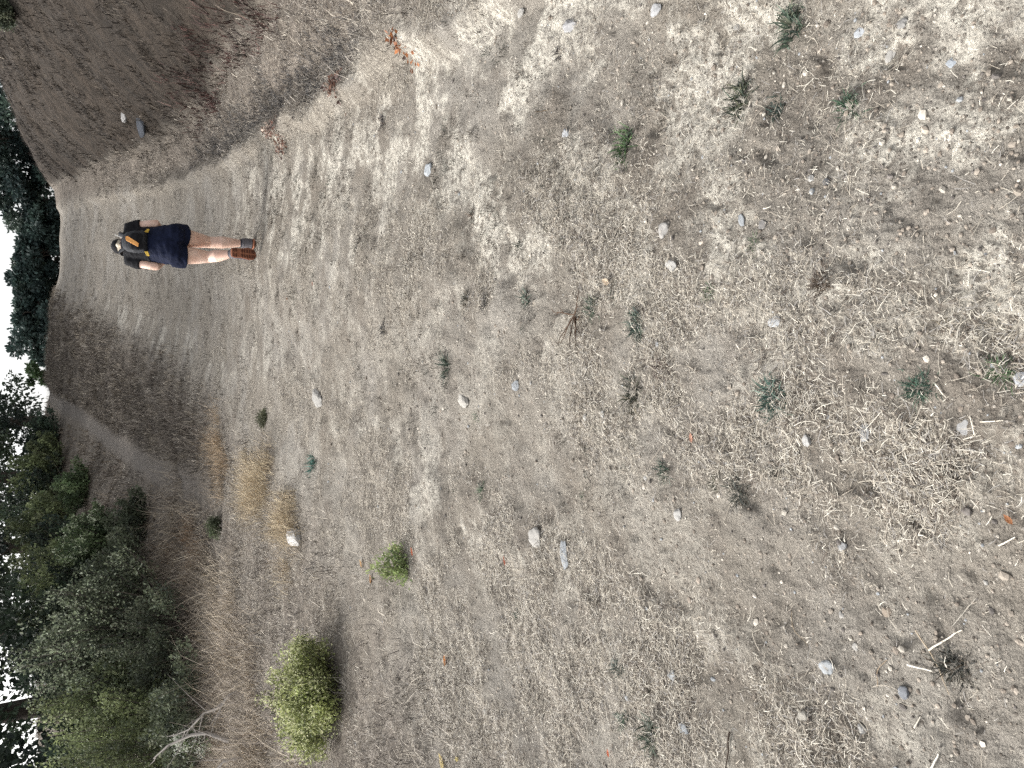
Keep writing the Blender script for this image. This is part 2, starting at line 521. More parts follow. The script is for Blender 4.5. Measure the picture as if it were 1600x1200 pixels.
def cover():
    # short dry tufts on the road and its edges
    def p_road(x, y):
        s = road_s(x, y)
        return litter(x, y) ** 1.3 * .8 * (s < 2.1) * (bank_t(x, y) < 0) * sstep(24, 14, y)
    tufts('dry_tufts', 'short dry grass tufts along the middle and edges of the dirt road', 12000, (scatter(42000, 1.2, 18, R(38), .8), p_road), STRAW, .036, .0016, .75, 6, .03, 2, .14)
    # grey verge to the right, below the bank, and to the left
    def p_verge(x, y):
        s = road_s(x, y); n = fbm(x * 1.7, y * 1.7, 91, 3)
        a = sstep(2.05, 2.35, s) * (bank_t(x, y) < .15)
        b = sstep(-1.0, -1.8, s + .5 * (n - .5)) * (np.abs(s - trail_s(y)) > .35 * sstep(12, 15, y))
        return np.clip(a + b, 0, 1) * (.25 + .75 * sstep(.35, .6, n))
    tufts('verge_grass', 'matted grey brown dry grass on the verges beside the road', 21000, (scatter(90000, 2.0, 28, R(42), .8), p_verge), GREYGRASS, .10, .0022, .7, 6, .08, 2, .17)
    # the dark bank
    def p_bank(x, y):
        return (bank_t(x, y) > -.05) * (.06 + .94 * sstep(.42, .6, fbm(x * 1.3, y * 1.3, 92, 3)))
    tufts('bank_grass', 'dark brown dead grass and weeds covering the steep bank', 8500, (scatter(40000, 6, 48, 0, .7, R(8), R(50)), p_bank), BROWN, .16, .007, .9, 7, .12)
    def p_red(x, y):
        t = bank_t(x, y)
        return sstep(-.30, -.05, t) * sstep(.55, .15, t) * sstep(15, 11, y) * (.3 + .7 * sstep(.4, .55, fbm(x * 1.5, y * 1.5, 95, 2)))
    tufts('red_weeds', 'dull red brown weeds along the foot of the bank', 300, (scatter(30000, 5, 15, 0, .5, R(12), R(40)), p_red),
          [(.085, .042, .036, 3), (.055, .034, .030, 3), (.14, .09, .075, 1)], .11, .007, 1.1, 8, .08)
    # dark tufts: dead stubble, and shade of crust dents put in as colour
    def p_dark(x, y):
        s = road_s(x, y)
        return sstep(-.9, .9, s) * (s < 2.2) * sstep(.5, .66, fbm(x * 3.1, y * 3.1, 96, 2))
    tufts('stubble_dent_shade', 'small dark tufts for dead stubble and painted dent shade dotted over the pale crust of the road', 1900, (scatter(12000, 2.2, 11, R(34), .4), p_dark),
          [(.06, .052, .042, 3), (.10, .085, .068, 2), (.045, .05, .04, 1)], .032, .002, .9, 13, .024, 2, .12)
    def p_ditch(x, y):
        s = road_s(x, y) + 0.35 * (fbm(y * .9, x * .2, 31, 3) - .5)
        return np.exp(-((s - 2.5) / .17) ** 2) * sstep(4.5, 6, y) * sstep(16, 12, y)
    tufts('ditch_weeds', 'dark grey dead weeds lining the hollow between the road ledge and the bank', 1500, (scatter(40000, 4.5, 16, 0, .5, R(8), R(35)), p_ditch),
          [(.075, .072, .07, 3), (.12, .112, .105, 2), (.05, .05, .05, 2)], .06, .0035, .9, 7, .05)
    # clods and stubble on the upper road
    def p_far(x, y):
        s = road_s(x, y)
        return (s > -2.0) * (bank_t(x, y) < 0) * (.08 + .92 * sstep(.46, .62, fbm(x * 1.6, y * 1.6, 98, 3)))
    tufts('upper_stubble', 'thin grey stubble in patches on the road beyond the hiker', 1500, (scatter(7000, 9.5, 38, 0, .8, R(-8), R(24)), p_far),
          [(.15, .132, .11, 3), (.09, .08, .068, 3), (.30, .27, .225, 2)], .06, .004, .8, 11, .09, 2, .06)
    # brown brush between the road and the side trail, and beyond it
    def p_brush(x, y):
        s = road_s(x, y); n = fbm(x * .9, y * .9, 93, 3)
        return sstep(-1.1, -2.6, s + 2.0 * (n - .5)) * (np.abs(s - trail_s(y)) > .4) * (s > trail_s(y)) * sstep(11.5, 14.5, y) * (.4 + .6 * sstep(.35, .55, n))
    tufts('dead_brush', 'dark brown dead weeds standing between the road and the side trail', 4500, (scatter(40000, 11, 42, 0, .6, R(-20), R(12)), p_brush), BRUSH, .17, .006, 1.0, 8, .13)
    def p_hill(x, y):
        s = road_s(x, y)
        return (s < trail_s(y) - .35) * sstep(12, 15, y)
    tufts('hillside_grass', 'tan dry grass on the hillside beyond the side trail', 5000, (scatter(16000, 12, 44, 0, .6, R(-40), R(6)), p_hill),
          [(.15, .122, .096, 3), (.20, .165, .125, 3), (.115, .092, .074, 2), (.26, .215, .16, 1)], .2, .008, 1.0, 7, .14)
    # golden fringe of long grass leaning out from under the shrubs
    def p_fringe(x, y):
        s = road_s(x, y)
        return (.15 + .85 * sstep(.40, .58, fbm(x * 1.1, y * 1.1, 97, 2))) * sstep(-2.9, -5.0, s + 1.8 * (fbm(x * .8, y * .8, 94, 2) - .5)) * sstep(-7.6, -6.4, s) * sstep(4, 7, y) * sstep(19, 14, y)
    tufts('golden_grass', 'long golden dry grass bending out from under the green shrubs', 2600, (scatter(16000, 5, 20, 0, .5, R(-45), R(-6)), p_fringe), FRINGE, .42, .0034, .75, 13, .2, 3)

ICO = None
def ico_base():
    global ICO
    bm = bmesh.new(); bmesh.ops.create_icosphere(bm, subdivisions=1, radius=1)
    bm.verts.ensure_lookup_table()
    ICO = (np.array([v.co[:] for v in bm.verts]), np.array([[v.index for v in f.verts] for f in bm.faces])); bm.free()
ico_base()

def pebbles():
    V0, F0 = ICO
    n = 26000
    x, y, r = scatter(n, .75, 9, R(38), 1.1)
    s = road_s(x, y)
    pr = np.clip(.35 + .65 * sstep(.6, 1.3, s) * sstep(4, 1.2, y) + .4 * np.exp(-(s / .4) ** 2), 0, 1) * (1 - .5 * litter(x, y)) * (s < 2.4)
    k = RNG.uniform(0, 1, n) < pr
    x, y, r = x[k], y[k], r[k]; n = len(x)
    sz = np.minimum(np.exp(RNG.normal(math.log(.0028), .45, n)) * (1 + .10 * r), .011)
    sc = np.stack([sz * RNG.uniform(.8, 1.4, n), sz * RNG.uniform(.7, 1.1, n), sz * RNG.uniform(.45, .8, n)], 1)
    a = RNG.uniform(0, 6.283, n); ca, sa = np.cos(a), np.sin(a)
    J = V0[None] * (1 + RNG.uniform(-.22, .22, (n, len(V0), 1))) * sc[:, None, :]
    X = J[..., 0] * ca[:, None] - J[..., 1] * sa[:, None]; Y = J[..., 0] * sa[:, None] + J[..., 1] * ca[:, None]
    P = np.stack([X + x[:, None], Y + y[:, None], J[..., 2] + (height(x, y) + sz * .15)[:, None]], 2).reshape(-1, 3)
    F = (F0[None] + (np.arange(n) * len(V0))[:, None, None]).reshape(-1, 3)
    C = np.repeat(pick([(.27, .235, .195, 4), (.20, .17, .14, 4), (.42, .385, .33, 2), (.12, .108, .098, 1.5), (.27, .28, .285, .6)], n, .15), len(V0), axis=0)
    me = mesh_arrays('gravel', P, F, False); set_tint(me, C)
    tag(link('gravel', me, M_STONE), 'fine loose gravel strewn over the dirt road', 'gravel', kind='stuff')

straw_litter(); cover(); pebbles()

# ------------------------------------------------------------------ foliage makers
def leaf_quads(P, D, size, C, aspect=.45):
    """rhombic leaves at points P pointing along D"""
    n = len(P)
    D = D / (np.linalg.norm(D, axis=1, keepdims=True) + 1e-9)
    q = RNG.normal(0, 1, (n, 3)); S = np.cross(D, q); S /= (np.linalg.norm(S, axis=1, keepdims=True) + 1e-9)
    Nn = np.cross(S, D)
    L_ = size[:, None]
    V = np.stack([P, P + D * L_ * .5 + S * L_ * aspect * .5 + Nn * L_ * .06, P + D * L_, P + D * L_ * .5 - S * L_ * aspect * .5 + Nn * L_ * .06], 1).reshape(-1, 3)
    F = np.arange(4 * n).reshape(n, 4)
    return V, F, np.repeat(C, 4, axis=0)

def shrub(loc, label, rx, ry, h, palette, nplume=16, nbr=12, per=90, leaf=.03, tips=None, inner=.45, stemcol=(.12, .104, .09), cat='shrub', name='shrub', group='shrubs beside the road', mound=.5, aspect=.45, tipfrac=.5, loose=1.0, stems=1):
    """woody stems fanning from the base into leafy plumes; loc is on the ground"""
    root = empty(name, loc, label, cat, group)
    G = Geo(); S = Geo()
    B0, MI, E, TI = [], [], [], []
    pr = .9 * math.sqrt(rx * ry / nplume) + .02
    for q in range(nplume):
        a = q * 2.39996 + random.uniform(-.4, .4); u = math.sqrt((q + .4) / nplume)
        px_, py_ = rx * u * math.cos(a) * random.uniform(.8, 1.05), ry * u * math.sin(a) * random.uniform(.8, 1.05)
        top = h * (1 - mound * u ** 2) * random.uniform(.72, 1.1)
        tint = random.gauss(0, .28)
        for i in range(nbr):
            b, v = random.uniform(0, 6.283), math.sqrt(random.random())
            ex, ey = px_ + pr * v * math.cos(b), py_ + pr * v * math.sin(b)
            et = top * (1 - .28 * v * v * random.uniform(.4, 1.6)) if i % 3 else top * random.uniform(.35, .8)
            if i % 3 == 0: ex *= 1.08; ey *= 1.08
            b0 = Vector((ex * .2 + random.uniform(-.04, .04), ey * .2 + random.uniform(-.04, .04), -.05))
            e = Vector((ex, ey, et))
            mid = b0.lerp(e, .55) + Vector((ex * .14, ey * .14, -.05 * h)) + Vector((random.uniform(-.06, .06), random.uniform(-.06, .06), 0)) * h
            if i % 3 != 2 and stems:
                pts = [b0 * (1 - t) ** 2 + mid * 2 * t * (1 - t) + e * t * t for t in (0, .3, .6, .85, 1)]
                r0 = .006 * h * random.uniform(.6, 1.4)
                S.add(*tube_arr(pts, [r0, r0 * .8, r0 * .55, r0 * .35, r0 * .2], 4), np.array(stemcol) * random.uniform(.5, 1.7))
            B0.append(b0[:]); MI.append(mid[:]); E.append(e[:]); TI.append(tint + random.gauss(0, .12))
    nb = len(E); n = nb * per
    bi = np.repeat(np.arange(nb), per)
    B0 = np.array(B0)[bi]; MI = np.array(MI)[bi]; E = np.array(E)[bi]
    t = 1 - (1 - inner) * RNG.uniform(0, 1, n) ** 1.5
    tt = t[:, None]
    P = B0 * (1 - tt) ** 2 + MI * 2 * tt * (1 - tt) + E * tt ** 2
    D = (E - MI); D /= np.linalg.norm(D, axis=1, keepdims=True)
    spr = loose * (.075 * h ** .5) * (1.3 - t)[:, None] + .008
    P = P + RNG.normal(0, 1, (n, 3)) * spr * np.array([1, 1, .8])
    P[:, 2] = np.maximum(P[:, 2], .02)
    dirn = D * .6 + RNG.normal(0, .9, (n, 3)) + np.array([0, 0, .3])
    C = pick(palette, nb, .10)[bi] * np.exp(np.array(TI)[bi] + RNG.normal(0, .22, n))[:, None]
    if tips is not None:
        sel = (t > .86) & (RNG.uniform(0, 1, n) < tipfrac)
        C[sel] = pick(tips, int(sel.sum()), .15)
    G.add(*leaf_quads(P, dirn, leaf * RNG.uniform(.6, 1.3, n), C, aspect))
    if stems: link('stem', S.mesh('shrub_stems', True), M_STEM, root)
    link('foliage', G.mesh('shrub_foliage'), M_LEAF, root)
    return root

def tree(loc, label, h, cr, crz, z0, palette, nblob=26, per=260, leaf=.2, trunk_r=.16, group=None, name='oak_tree', lean=0, limbs=9, mat=None, low=0):
    """trunk with limbs; crown of leaf clumps about (cr wide, crz tall) centred at height z0"""
    root = empty(name, loc, label, 'tree', group)
    T = Geo()
    top = Vector((lean * h * .25, 0, z0 + crz * .35))
    pts = [Vector((0, 0, -.3)), Vector((lean * .1, .05, z0 * .35)), Vector((lean * .3, -.05, z0 * .7)), top]
    T.add(*tube_arr(pts, [trunk_r * 1.3, trunk_r, trunk_r * .75, trunk_r * .3], 7))
    blobs = []
    for i in range(nblob):
        for _ in range(20):
            p = Vector((random.uniform(-1, 1), random.uniform(-1, 1), random.uniform(-1, 1)))
            if .25 < p.length < 1: break
        c = Vector((p.x * cr + lean * .3, p.y * cr, z0 + p.z * crz))
        blobs.append((c, random.uniform(.17, .34) * min((cr + crz) * .5, 3.2)))
    for i in range(low):                                   # low hanging boughs
        a = random.uniform(0, 6.283); u = random.uniform(.3, 1.1)
        blobs.append((Vector((math.cos(a) * cr * u, math.sin(a) * cr * u, random.uniform(.7, 3.6))), random.uniform(.45, .85)))
    nblob += low
    for c, r in blobs[:limbs]:
        st = pts[1].lerp(pts[3], random.uniform(.1, .9))
        mid = st.lerp(c, .5) + Vector((random.uniform(-.2, .2), random.uniform(-.2, .2), random.uniform(-.1, .3)))
        T.add(*tube_arr([st, mid, c, c + (c - mid) * .5], [trunk_r * .45, trunk_r * .3, trunk_r * .17, trunk_r * .05], 5))
    n = nblob * per
    bi = np.repeat(np.arange(nblob), per)
    Cc = np.array([b[0][:] for b in blobs])[bi]; Rr = np.array([b[1] for b in blobs])[bi]
    d = RNG.normal(0, 1, (n, 3)); d /= np.linalg.norm(d, axis=1, keepdims=True)
    rad = RNG.uniform(.15, 1, n) ** .6 * (1 + RNG.normal(0, .12, n))
    P = Cc + d * (Rr * rad)[:, None] * np.array([1.15, 1.15, .7])
    C = pick(palette, nblob, .2)[bi] * np.exp(RNG.normal(0, .22, (n, 1)))
    G = Geo(); G.add(*leaf_quads(P, d + RNG.normal(0, .8, (n, 3)), leaf * RNG.uniform(.6, 1.35, n), C, .6))
    link('trunk', T.mesh('tree_trunk', True), M_BARK, root)
    link('crown', G.mesh('tree_crown'), mat or M_DARKLEAF, root)
    return root

def place(px, py, y):
    """world point on the ground, y metres ahead, under picture row py"""
    x = (600 - py) / 1200.0 * (y * math.cos(PITCH) - (hz(0, y) - CAM_Z) * math.sin(PITCH))
    return Vector((x, y, hz(x, y)))

OAK = [(.036, .058, .052, 3), (.050, .078, .066, 3), (.026, .042, .040, 2), (.07, .10, .078, 1)]
OAK2 = [(.034, .050, .034, 3), (.048, .070, .044, 3), (.022, .034, .026, 2), (.075, .10, .058, 1)]

# trees along the crest, beyond the road
gr = 'dark oaks along the crest of the hill'
for py, y, cr, crz, top, lab in (
    (226, 54, 2.2, 2.2, 7.2, 'tall ragged dark oak rising behind the top of the bank'),
    (276, 56, 2.3, 2.1, 6.9, 'dark oak with sky gaps just above where the road meets the bank'),
    (318, 55, 1.9, 1.7, 5.5, 'broad dark oak standing over the end of the road'),
    (356, 57, 1.6, 1.5, 4.6, 'ragged crest oak with a notch in its crown, level with the hiker'),
    (398, 55, 1.8, 1.4, 4.4, 'low rounded dark oak in the middle of the crest row'),
    (443, 56, 1.8, 1.4, 4.6, 'oak with a small tuft sticking out of its flat crown'),
    (490, 55, 1.8, 1.3, 4.0, 'low dense oak near the sunk end of the crest row'),
    (533, 55, 1.4, 1.2, 3.6, 'lowest and last oak of the crest row, next to open sky')):
    tree(place(0, py, y), lab, top, cr, crz, top - crz - .35, OAK, 26, 230, .24, .13, gr, 'oak_tree', 0, 9, None, 8)
tree(place(0, 585, 46), 'small green bush like tree alone on the skyline past the crest oaks', 2.2, .8, .8, .9, [(.04, .075, .03, 1), (.055, .09, .04, 1)], 12, 160, .16, .06, None, 'small_tree')
tree(place(0, 130, 60), 'faint thin grey green tree behind the bank top at the picture corner', 8, 2.0, 2.0, 6.6, [(.10, .12, .12, 1), (.07, .09, .09, 1)], 9, 60, .2, .1, None, 'small_tree')

# big oaks behind the shrubs
gl = 'big oaks behind the green shrubs'
for py, y, cr, crz, z0, tr, nb, lab in (
    (657, 41, 2.1, 4.4, 5.6, .2, 44, 'black green oak with many sky holes beside the open sky gap'),
    (745, 39, 3.2, 5.0, 6.2, .24, 62, 'dense dark oak rising behind the yellow green shrub'),
    (850, 36, 3.6, 5.2, 6.6, .26, 66, 'broad dark oak behind the flowering shrubs'),
    (965, 30, 3.5, 5.2, 6.8, .26, 66, 'dark oak with a leaning limb behind the tallest shrub'),
    (1080, 22.3, 3.4, 5.0, 7.2, .24, 66, 'oak with bright sky gaps under its crown near the picture corner'),
    (1195, 19.2, 3.6, 5.2, 6.9, .26, 70, 'dark oak cut by the bottom left corner of the picture')):
    tree(place(0, py, y), lab, z0 + crz, cr, crz, z0, OAK2, nb, 200, .19, tr, gl, 'oak_tree', random.uniform(-1, 1), 22, None, 17)

# green shrubs along the left of the road
OLIVE = [(.138, .165, .078, 3), (.18, .208, .10, 3), (.088, .110, .058, 2), (.24, .265, .15, 1)]
GREEN = [(.098, .142, .066, 3), (.135, .182, .088, 3), (.066, .097, .052, 2), (.19, .235, .125, 1)]
DARK = [(.082, .098, .062, 3), (.118, .136, .086, 3), (.050, .062, .043, 2), (.18, .195, .13, 1)]
FLOWER_LIT = [(.60, .64, .48, 1), (.42, .48, .31, 2)]  # white flower dots, and light from above painted onto crown leaf tips
def sh(px, py, y, *a, **k):
    p = place(px, py, y); p.z -= .03
    return shrub(p, *a, **k)
sh(0, 735, 33, 'yellow green shrub beside the bare hillside, under the dense oak', 1.35, 1.1, 2.0, OLIVE, 15, 11, 80, .10, inner=.25, aspect=.6, mound=.6)
sh(0, 822, 30, 'tall yellow green shrub with a feathery top, behind the pale flowering one', 1.6, 1.3, 2.2, OLIVE, 17, 11, 80, .095, inner=.25, aspect=.6, mound=.6)
sh(0, 762, 27, 'small bright green shrub standing out from the hillside edge of the thicket', .75, .65, 1.15, GREEN, 9, 10, 70, .075, inner=.25, aspect=.6, mound=.6)
sh(0, 850, 22, 'pale dotted green shrub between the dark little bush and the tall feathery one', 1.1, .9, 1.55, GREEN, 14, 12, 80, .065, FLOWER_LIT, inner=.3, tipfrac=.4, aspect=.6, mound=.6)
sh(0, 815, 18.8, 'small dark leafy bush at the side trail, in front of the thicket', .66, .6, .95, DARK, 10, 11, 80, .058, inner=.25, aspect=.6, mound=.6)
sh(0, 905, 17.2, 'dark green shrub with bare woody stems showing near the golden grass', 1.0, .9, 1.6, DARK, 14, 12, 60, .056, inner=.5, aspect=.6)
sh(0, 905, 23, 'feathery olive shrub filling the back of the thicket', 1.6, 1.2, 2.5, OLIVE, 18, 11, 80, .08, inner=.3, aspect=.6, mound=.6)
sh(0, 985, 15.8, 'tallest shrub, dark below with light painted on its crown leaf tips', 1.35, 1.1, 2.85, DARK, 22, 13, 80, .056, FLOWER_LIT, inner=.42, tipfrac=.4, aspect=.6)
sh(0, 1000, 14.2, 'dark twiggy shrub bending over the golden grass', 1.2, .8, 1.5, DARK, 18, 12, 45, .048, inner=.6, aspect=.6)
sh(0, 1085, 14.8, 'olive shrub with a feathery crown beside the tallest shrub', 1.1, 1.0, 2.5, OLIVE, 18, 12, 75, .056, inner=.4, aspect=.6)
sh(0, 1165, 13.6, 'wide olive green shrub at the bottom left corner of the picture', 1.2, 1.0, 2.3, OLIVE, 20, 12, 75, .052, inner=.4, aspect=.6)
sh(0, 1120, 12.6, 'low dark shrub with tangled bare stems and pale branches under it', 1.0, .7, 1.2, DARK, 14, 12, 40, .048, inner=.6, aspect=.6)
sh(0, 1147, 11.9, 'sprig of white flower heads in front of the olive shrubs', .15, .13, .9, GREEN, 5, 6, 40, .034, [(.62, .63, .56, 1)], inner=.72, tipfrac=.8, name='flowering_sprig', cat='plant', group=None)

for py, y, h, rx, lab in ((690, 35, 1.5, 1.1, 'dark scrub at the open edge of the thicket, under the skyline'), (790, 32, 2.0, 1.8, 'black green scrub in the gap behind the two feathery shrubs'),
                         (880, 27, 2.2, 1.7, 'black green scrub behind the pale dotted shrub'), (960, 22, 2.3, 1.7, 'black green scrub behind the tallest shrub'),
                         (1060, 19, 2.3, 1.6, 'black green scrub between the olive shrubs and the oak trunk'), (1170, 17, 2.4, 1.6, 'black green scrub behind the wide olive shrub')):
    sh(0, py, y, lab, rx, 1.0, h, OAK2, 14, 10, 60, .10, inner=.15, aspect=.6, mound=.45, group='dark scrub behind the thicket')

p = at(536, 1115)
shrub(p + Vector((0, .38, -.03)), 'round pale green bush alone on the verge at the bottom of the picture', .47, .40, .56,
      [(.20, .225, .085, 3), (.26, .285, .115, 3), (.12, .145, .055, 2)], 38, 12, 50, .021, [(.62, .62, .38, 2), (.46, .49, .25, 2)], inner=.42, tipfrac=.5, group=None, mound=.55, aspect=.6, loose=.85)
p = at(640, 885)
shrub(p + Vector((0, .06, -.01)), 'small bright green plant with orange dead leaves around it', .10, .12, .27, [(.19, .245, .095, 2), (.27, .32, .14, 2), (.11, .15, .07, 1), (.3, .27, .17, .6)], 9, 7, 16, .028, inner=.2,
      group=None, name='small_plant', cat='plant', loose=.5, aspect=.34, mound=.75)
p = at(345, 822)
shrub(p, 'small dull green shrub alone in the grey grass near the side trail', .17, .17, .26, [(.075, .095, .05, 1), (.11, .125, .075, 1)], 8, 8, 40, .03, inner=.2, group=None)
p = at(412, 655)
shrub(p, 'knee high dull green bushlet at the edge of the brown brush', .10, .10, .14, [(.09, .10, .06, 1), (.13, .13, .085, 1)], 6, 8, 30, .022, inner=.2, group=None)
p = at(24, 22)
shrub(p, 'dark bush growing near the top of the brown bank', .45, .45, .8, DARK, 8, 9, 90, .06, inner=.2, group=None)

# ------------------------------------------------------------------ golden clumps, leaf piles
def grass_clump(px, py, h, rad, n, label, palette=WHEAT):
    p = at(px, py)
    n = int(n * 1.9); sub = RNG.integers(0, 11, n); sx_, sy_ = RNG.normal(0, rad * .5, 11), RNG.normal(0, rad * .8, 11); x = sx_[sub] + RNG.normal(0, rad * .22, n); y = sy_[sub] + RNG.normal(0, rad * .3, n)
    P = np.stack([x, y, height(x + p.x, y + p.y) - p.z - .01], 1)
    hd = RNG.uniform(0, 6.283, n)
    V, F, C = ribbons(P, hd, h * RNG.uniform(.4, 1.15, n) * RNG.uniform(.55, 1.2, 11)[sub], np.full(n, .0032), RNG.uniform(.6, 1.45, n), RNG.uniform(.2, 1.6, n), pick(palette, n, .3), 3, .2)
    me = mesh_arrays('grass_clump', V, F); set_tint(me, C)
    tag(link('grass_clump', me, M_STRAW, None, p), label, 'grass clump', 'golden dry grass clumps')
grass_clump(400, 745, .40, .52, 1500, 'larger golden clump of dry grass at the edge of the brown brush')
grass_clump(452, 800, .30, .36, 900, 'smaller golden clump of dry grass next to the white rock')
grass_clump(345, 715, .34, .5, 800, 'tawny clump of dry grass behind the larger golden clump', [(.36, .27, .17, 2), (.28, .20, .13, 2), (.44, .34, .22, 1)])
grass_clump(300, 850, .4, .5, 500, 'rust brown grass clump in front of the small dark leafy bush', [(.30, .2, .11, 2), (.24, .15, .09, 2)])

def leaf_pile(px, py, rx, ry, n, label, pal):
    p = at(px, py)
    x = RNG.normal(0, rx * .5, n); y = RNG.normal(0, ry * .5, n)
    n = len(x); P = np.stack([x, y, height(x + p.x, y + p.y) - p.z + .005 + RNG.uniform(.0, 1, n) * .7 * rx * np.exp(-(x / rx) ** 2 * 2 - (y / ry) ** 2 * 2)], 1)
    D = RNG.normal(0, 1, (n, 3)) * np.array([1, 1, .5])
    V, F, C = leaf_quads(P, D, RNG.uniform(.02, .05, n), pick(pal, n, .25), .55)
    me = mesh_arrays('leaf_pile', V, F); set_tint(me, C)
    tag(link('leaf_pile', me, M_LEAF, None, p), label, 'leaf pile', 'heaps of dry leaves by the ledge', 'stuff')
RUST = [(.18, .10, .075, 3), (.26, .16, .12, 2), (.09, .058, .05, 3), (.36, .28, .23, 2)]
leaf_pile(430, 212, .17, .22, 260, 'heap of red brown dry leaves nearest the bank', RUST)
leaf_pile(520, 133, .11, .14, 130, 'small heap of red brown leaves in the middle of the ledge', RUST)
leaf_pile(630, 72, .09, .10, 50, 'bright orange brown dead leaves at the end of the ledge', [(.42, .17, .07, 2), (.25, .11, .06, 2), (.09, .06, .05, 1)])
# ------------------------------------------------------------------ weeds
WG = [(.045, .080, .058, 3), (.065, .105, .075, 2), (.030, .052, .042, 2), (.15, .19, .14, 1)]
WB = [(.055, .11, .05, 3), (.08, .15, .065, 2), (.035, .07, .04, 2)]
WD = [(.040, .045, .038, 3), (.065, .066, .052, 2), (.028, .03, .027, 2), (.12, .1, .075, 1)]
WBR = [(.09, .068, .05, 3), (.14, .11, .08, 2), (.055, .042, .034, 2)]
def weed(px, py, wx, wy, label, pal=WG, n=70, upright=.5):
    """wx, wy: size in photo pixels (wx runs down the road, wy across it)"""
    p = at(px, py); k = pxm(p)
    rw = wy / k * .5                                    # half width across
    n = int(n * 1.6)
    x = RNG.normal(0, rw * .38, n); y = RNG.normal(0, rw * .38 * wx / wy * 1.6, n)
    P = np.stack([x, y, height(x + p.x, y + p.y) - p.z - .002], 1)
    hd = np.arctan2(y, x) + RNG.normal(0, 1.1, n)
    ln = rw * RNG.uniform(.3, .95, n)
    V, F, C = ribbons(P, hd, ln, np.maximum(ln * .12, .002), np.clip(RNG.normal(upright + .15, .4, n), .05, 1.4), RNG.uniform(.0, .8, n), pick(pal, n, .25) * np.array([random.uniform(.85, 1.2), random.uniform(.85, 1.1), random.uniform(.8, 1.1)]), 3, .25)
    me = mesh_arrays('weed', V, F); set_tint(me, C)
    tag(link('weed', me, M_LEAF, None, p), label, 'weed', 'low green weeds growing in the road')

for w in (
    (1212, 172, 25, 45, 'dark green weed between two others on the gravelly side of the road', WG, 90),
    (1155, 155, 25, 70, 'long dark weed with a brown dead tip on the gravelly side of the road', WD, 90),
    (1330, 170, 30, 48, 'grey green weed above the gravel patch, third of three in a row', WG, 80),
    (975, 228, 20, 58, 'bright green weed with a white stem curving round it', WB, 80),
    (1238, 42, 25, 72, 'grey green weed near the top edge of the picture, by the pale blue stone', WG, 80),
    (1185, 385, 16, 30, 'small bright green weed close to the dark grey stone', WB, 40),
    (1112, 458, 18, 30, 'small green weed alone in straw, midway between the bright one and the rosette', WB, 45),
    (1003, 508, 22, 50, 'grey green rosette weed above the two white straw chips', WG, 90),
    (930, 482, 20, 40, 'dark green weed right beside the brown dead sprig', WG, 70),
    (961, 463, 10, 18, 'tiny green weed touching the beige leaf', WG, 24),
    (818, 466, 15, 32, 'slim dark green weed left of the brown dead sprig', WG, 50),
    (728, 467, 25, 34, 'round dark green weed, larger of the pair behind the hiker', WD, 60),
    (758, 475, 15, 28, 'smaller of the pair of dark weeds behind the hiker', WD, 40),
    (700, 574, 15, 48, 'green weed alone on the bare left wheel track', WG, 60),
    (756, 768, 15, 30, 'dark green weed alone on the straw left of the wheel track', WB, 50),
    (1212, 622, 35, 62, 'large dark green weed in thick straw, darkest on the road', WG, 130),
    (1434, 606, 42, 50, 'grey green weed crossed by pale straw stems', WG, 120),
    (1560, 582, 32, 44, 'bright green weed closest to the right edge of the picture', WB, 90),
    (1043, 737, 20, 42, 'grey weed half buried in straw beside a white pebble', WG, 50),
    (1215, 737, 20, 34, 'faint grey weed below the large dark weed', WD, 40),
    (1157, 770, 14, 55, 'thin black green weed in a narrow line', WD, 60),
    (1490, 742, 32, 42, 'dull dark weed among long straw near the right edge', WD, 70),
    (746, 650, 10, 22, 'tiny green weed next to a cream stone behind the wheel track', WB, 26),
    (487, 727, 14, 40, 'blue green weed on the grey grass not far from the white rock', [(.07, .15, .12, 2), (.05, .11, .09, 2)], 50),
    (740, 337, 12, 34, 'dark weed on the far side of the straw strip, below the sky blue chip', WD, 40),
    (971, 1126, 18, 38, 'green weed in straw by a dead orange leaf', WG, 60),
    (1022, 1147, 26, 56, 'tall dark green weed near the bottom edge of the picture', WG, 90),
    (968, 1042, 24, 34, 'grey green weed with fine blades at the edge of bare dirt', WG, 50),
    (1490, 1042, 42, 56, 'big dark weed shading pale rock near the bottom right corner', WD, 130),
    (856, 357, 10, 24, 'upper of two small dark weeds in line', WD, 30),
    (880, 378, 10, 24, 'lower of two small dark weeds in line', WD, 30),
    (812, 385, 14, 28, 'dull dark tuft left of the two small dark weeds', WD, 36),
    (650, 326, 8, 14, 'tiny black weed on the pale wheel track', WD, 20),
    (602, 515, 14, 30, 'dark tuft at the edge of the bare track, nearest the hiker\'s trail', WD, 36),
    (1285, 442, 32, 44, 'brown grey dead tuft beside a smaller dark one', WBR, 80),
    (1327, 463, 14, 22, 'small black tuft beside the brown grey dead one', WD, 36),
    (1474, 510, 26, 34, 'spidery dark brown seedling on pale dirt', WBR, 40),
    (912, 776, 10, 20, 'tiny green weed on the bare dirt of the wheel track', WB, 24),
    (806, 962, 16, 24, 'small green weed in the straw below the flat blue stone', WG, 36),
    (1035, 578, 26, 44, 'brown dead weed with fine stems above the stone slab', WBR, 60),
    (990, 615, 20, 60, 'long dark tuft in the rut through the straw', WD, 60),
    (1125, 755, 16, 34, 'black tuft just left of the thin black green weed', WD, 36),
    (870, 80, 14, 40, 'dark tuft near the grey stone with a shadow', WD, 36),
    (595, 190, 12, 34, 'dark tuft just outside the ledge', WD, 36)):
    px, py, wx, wy, lab, pal, n = w
    weed(px, py, wx, wy, lab, pal, n)

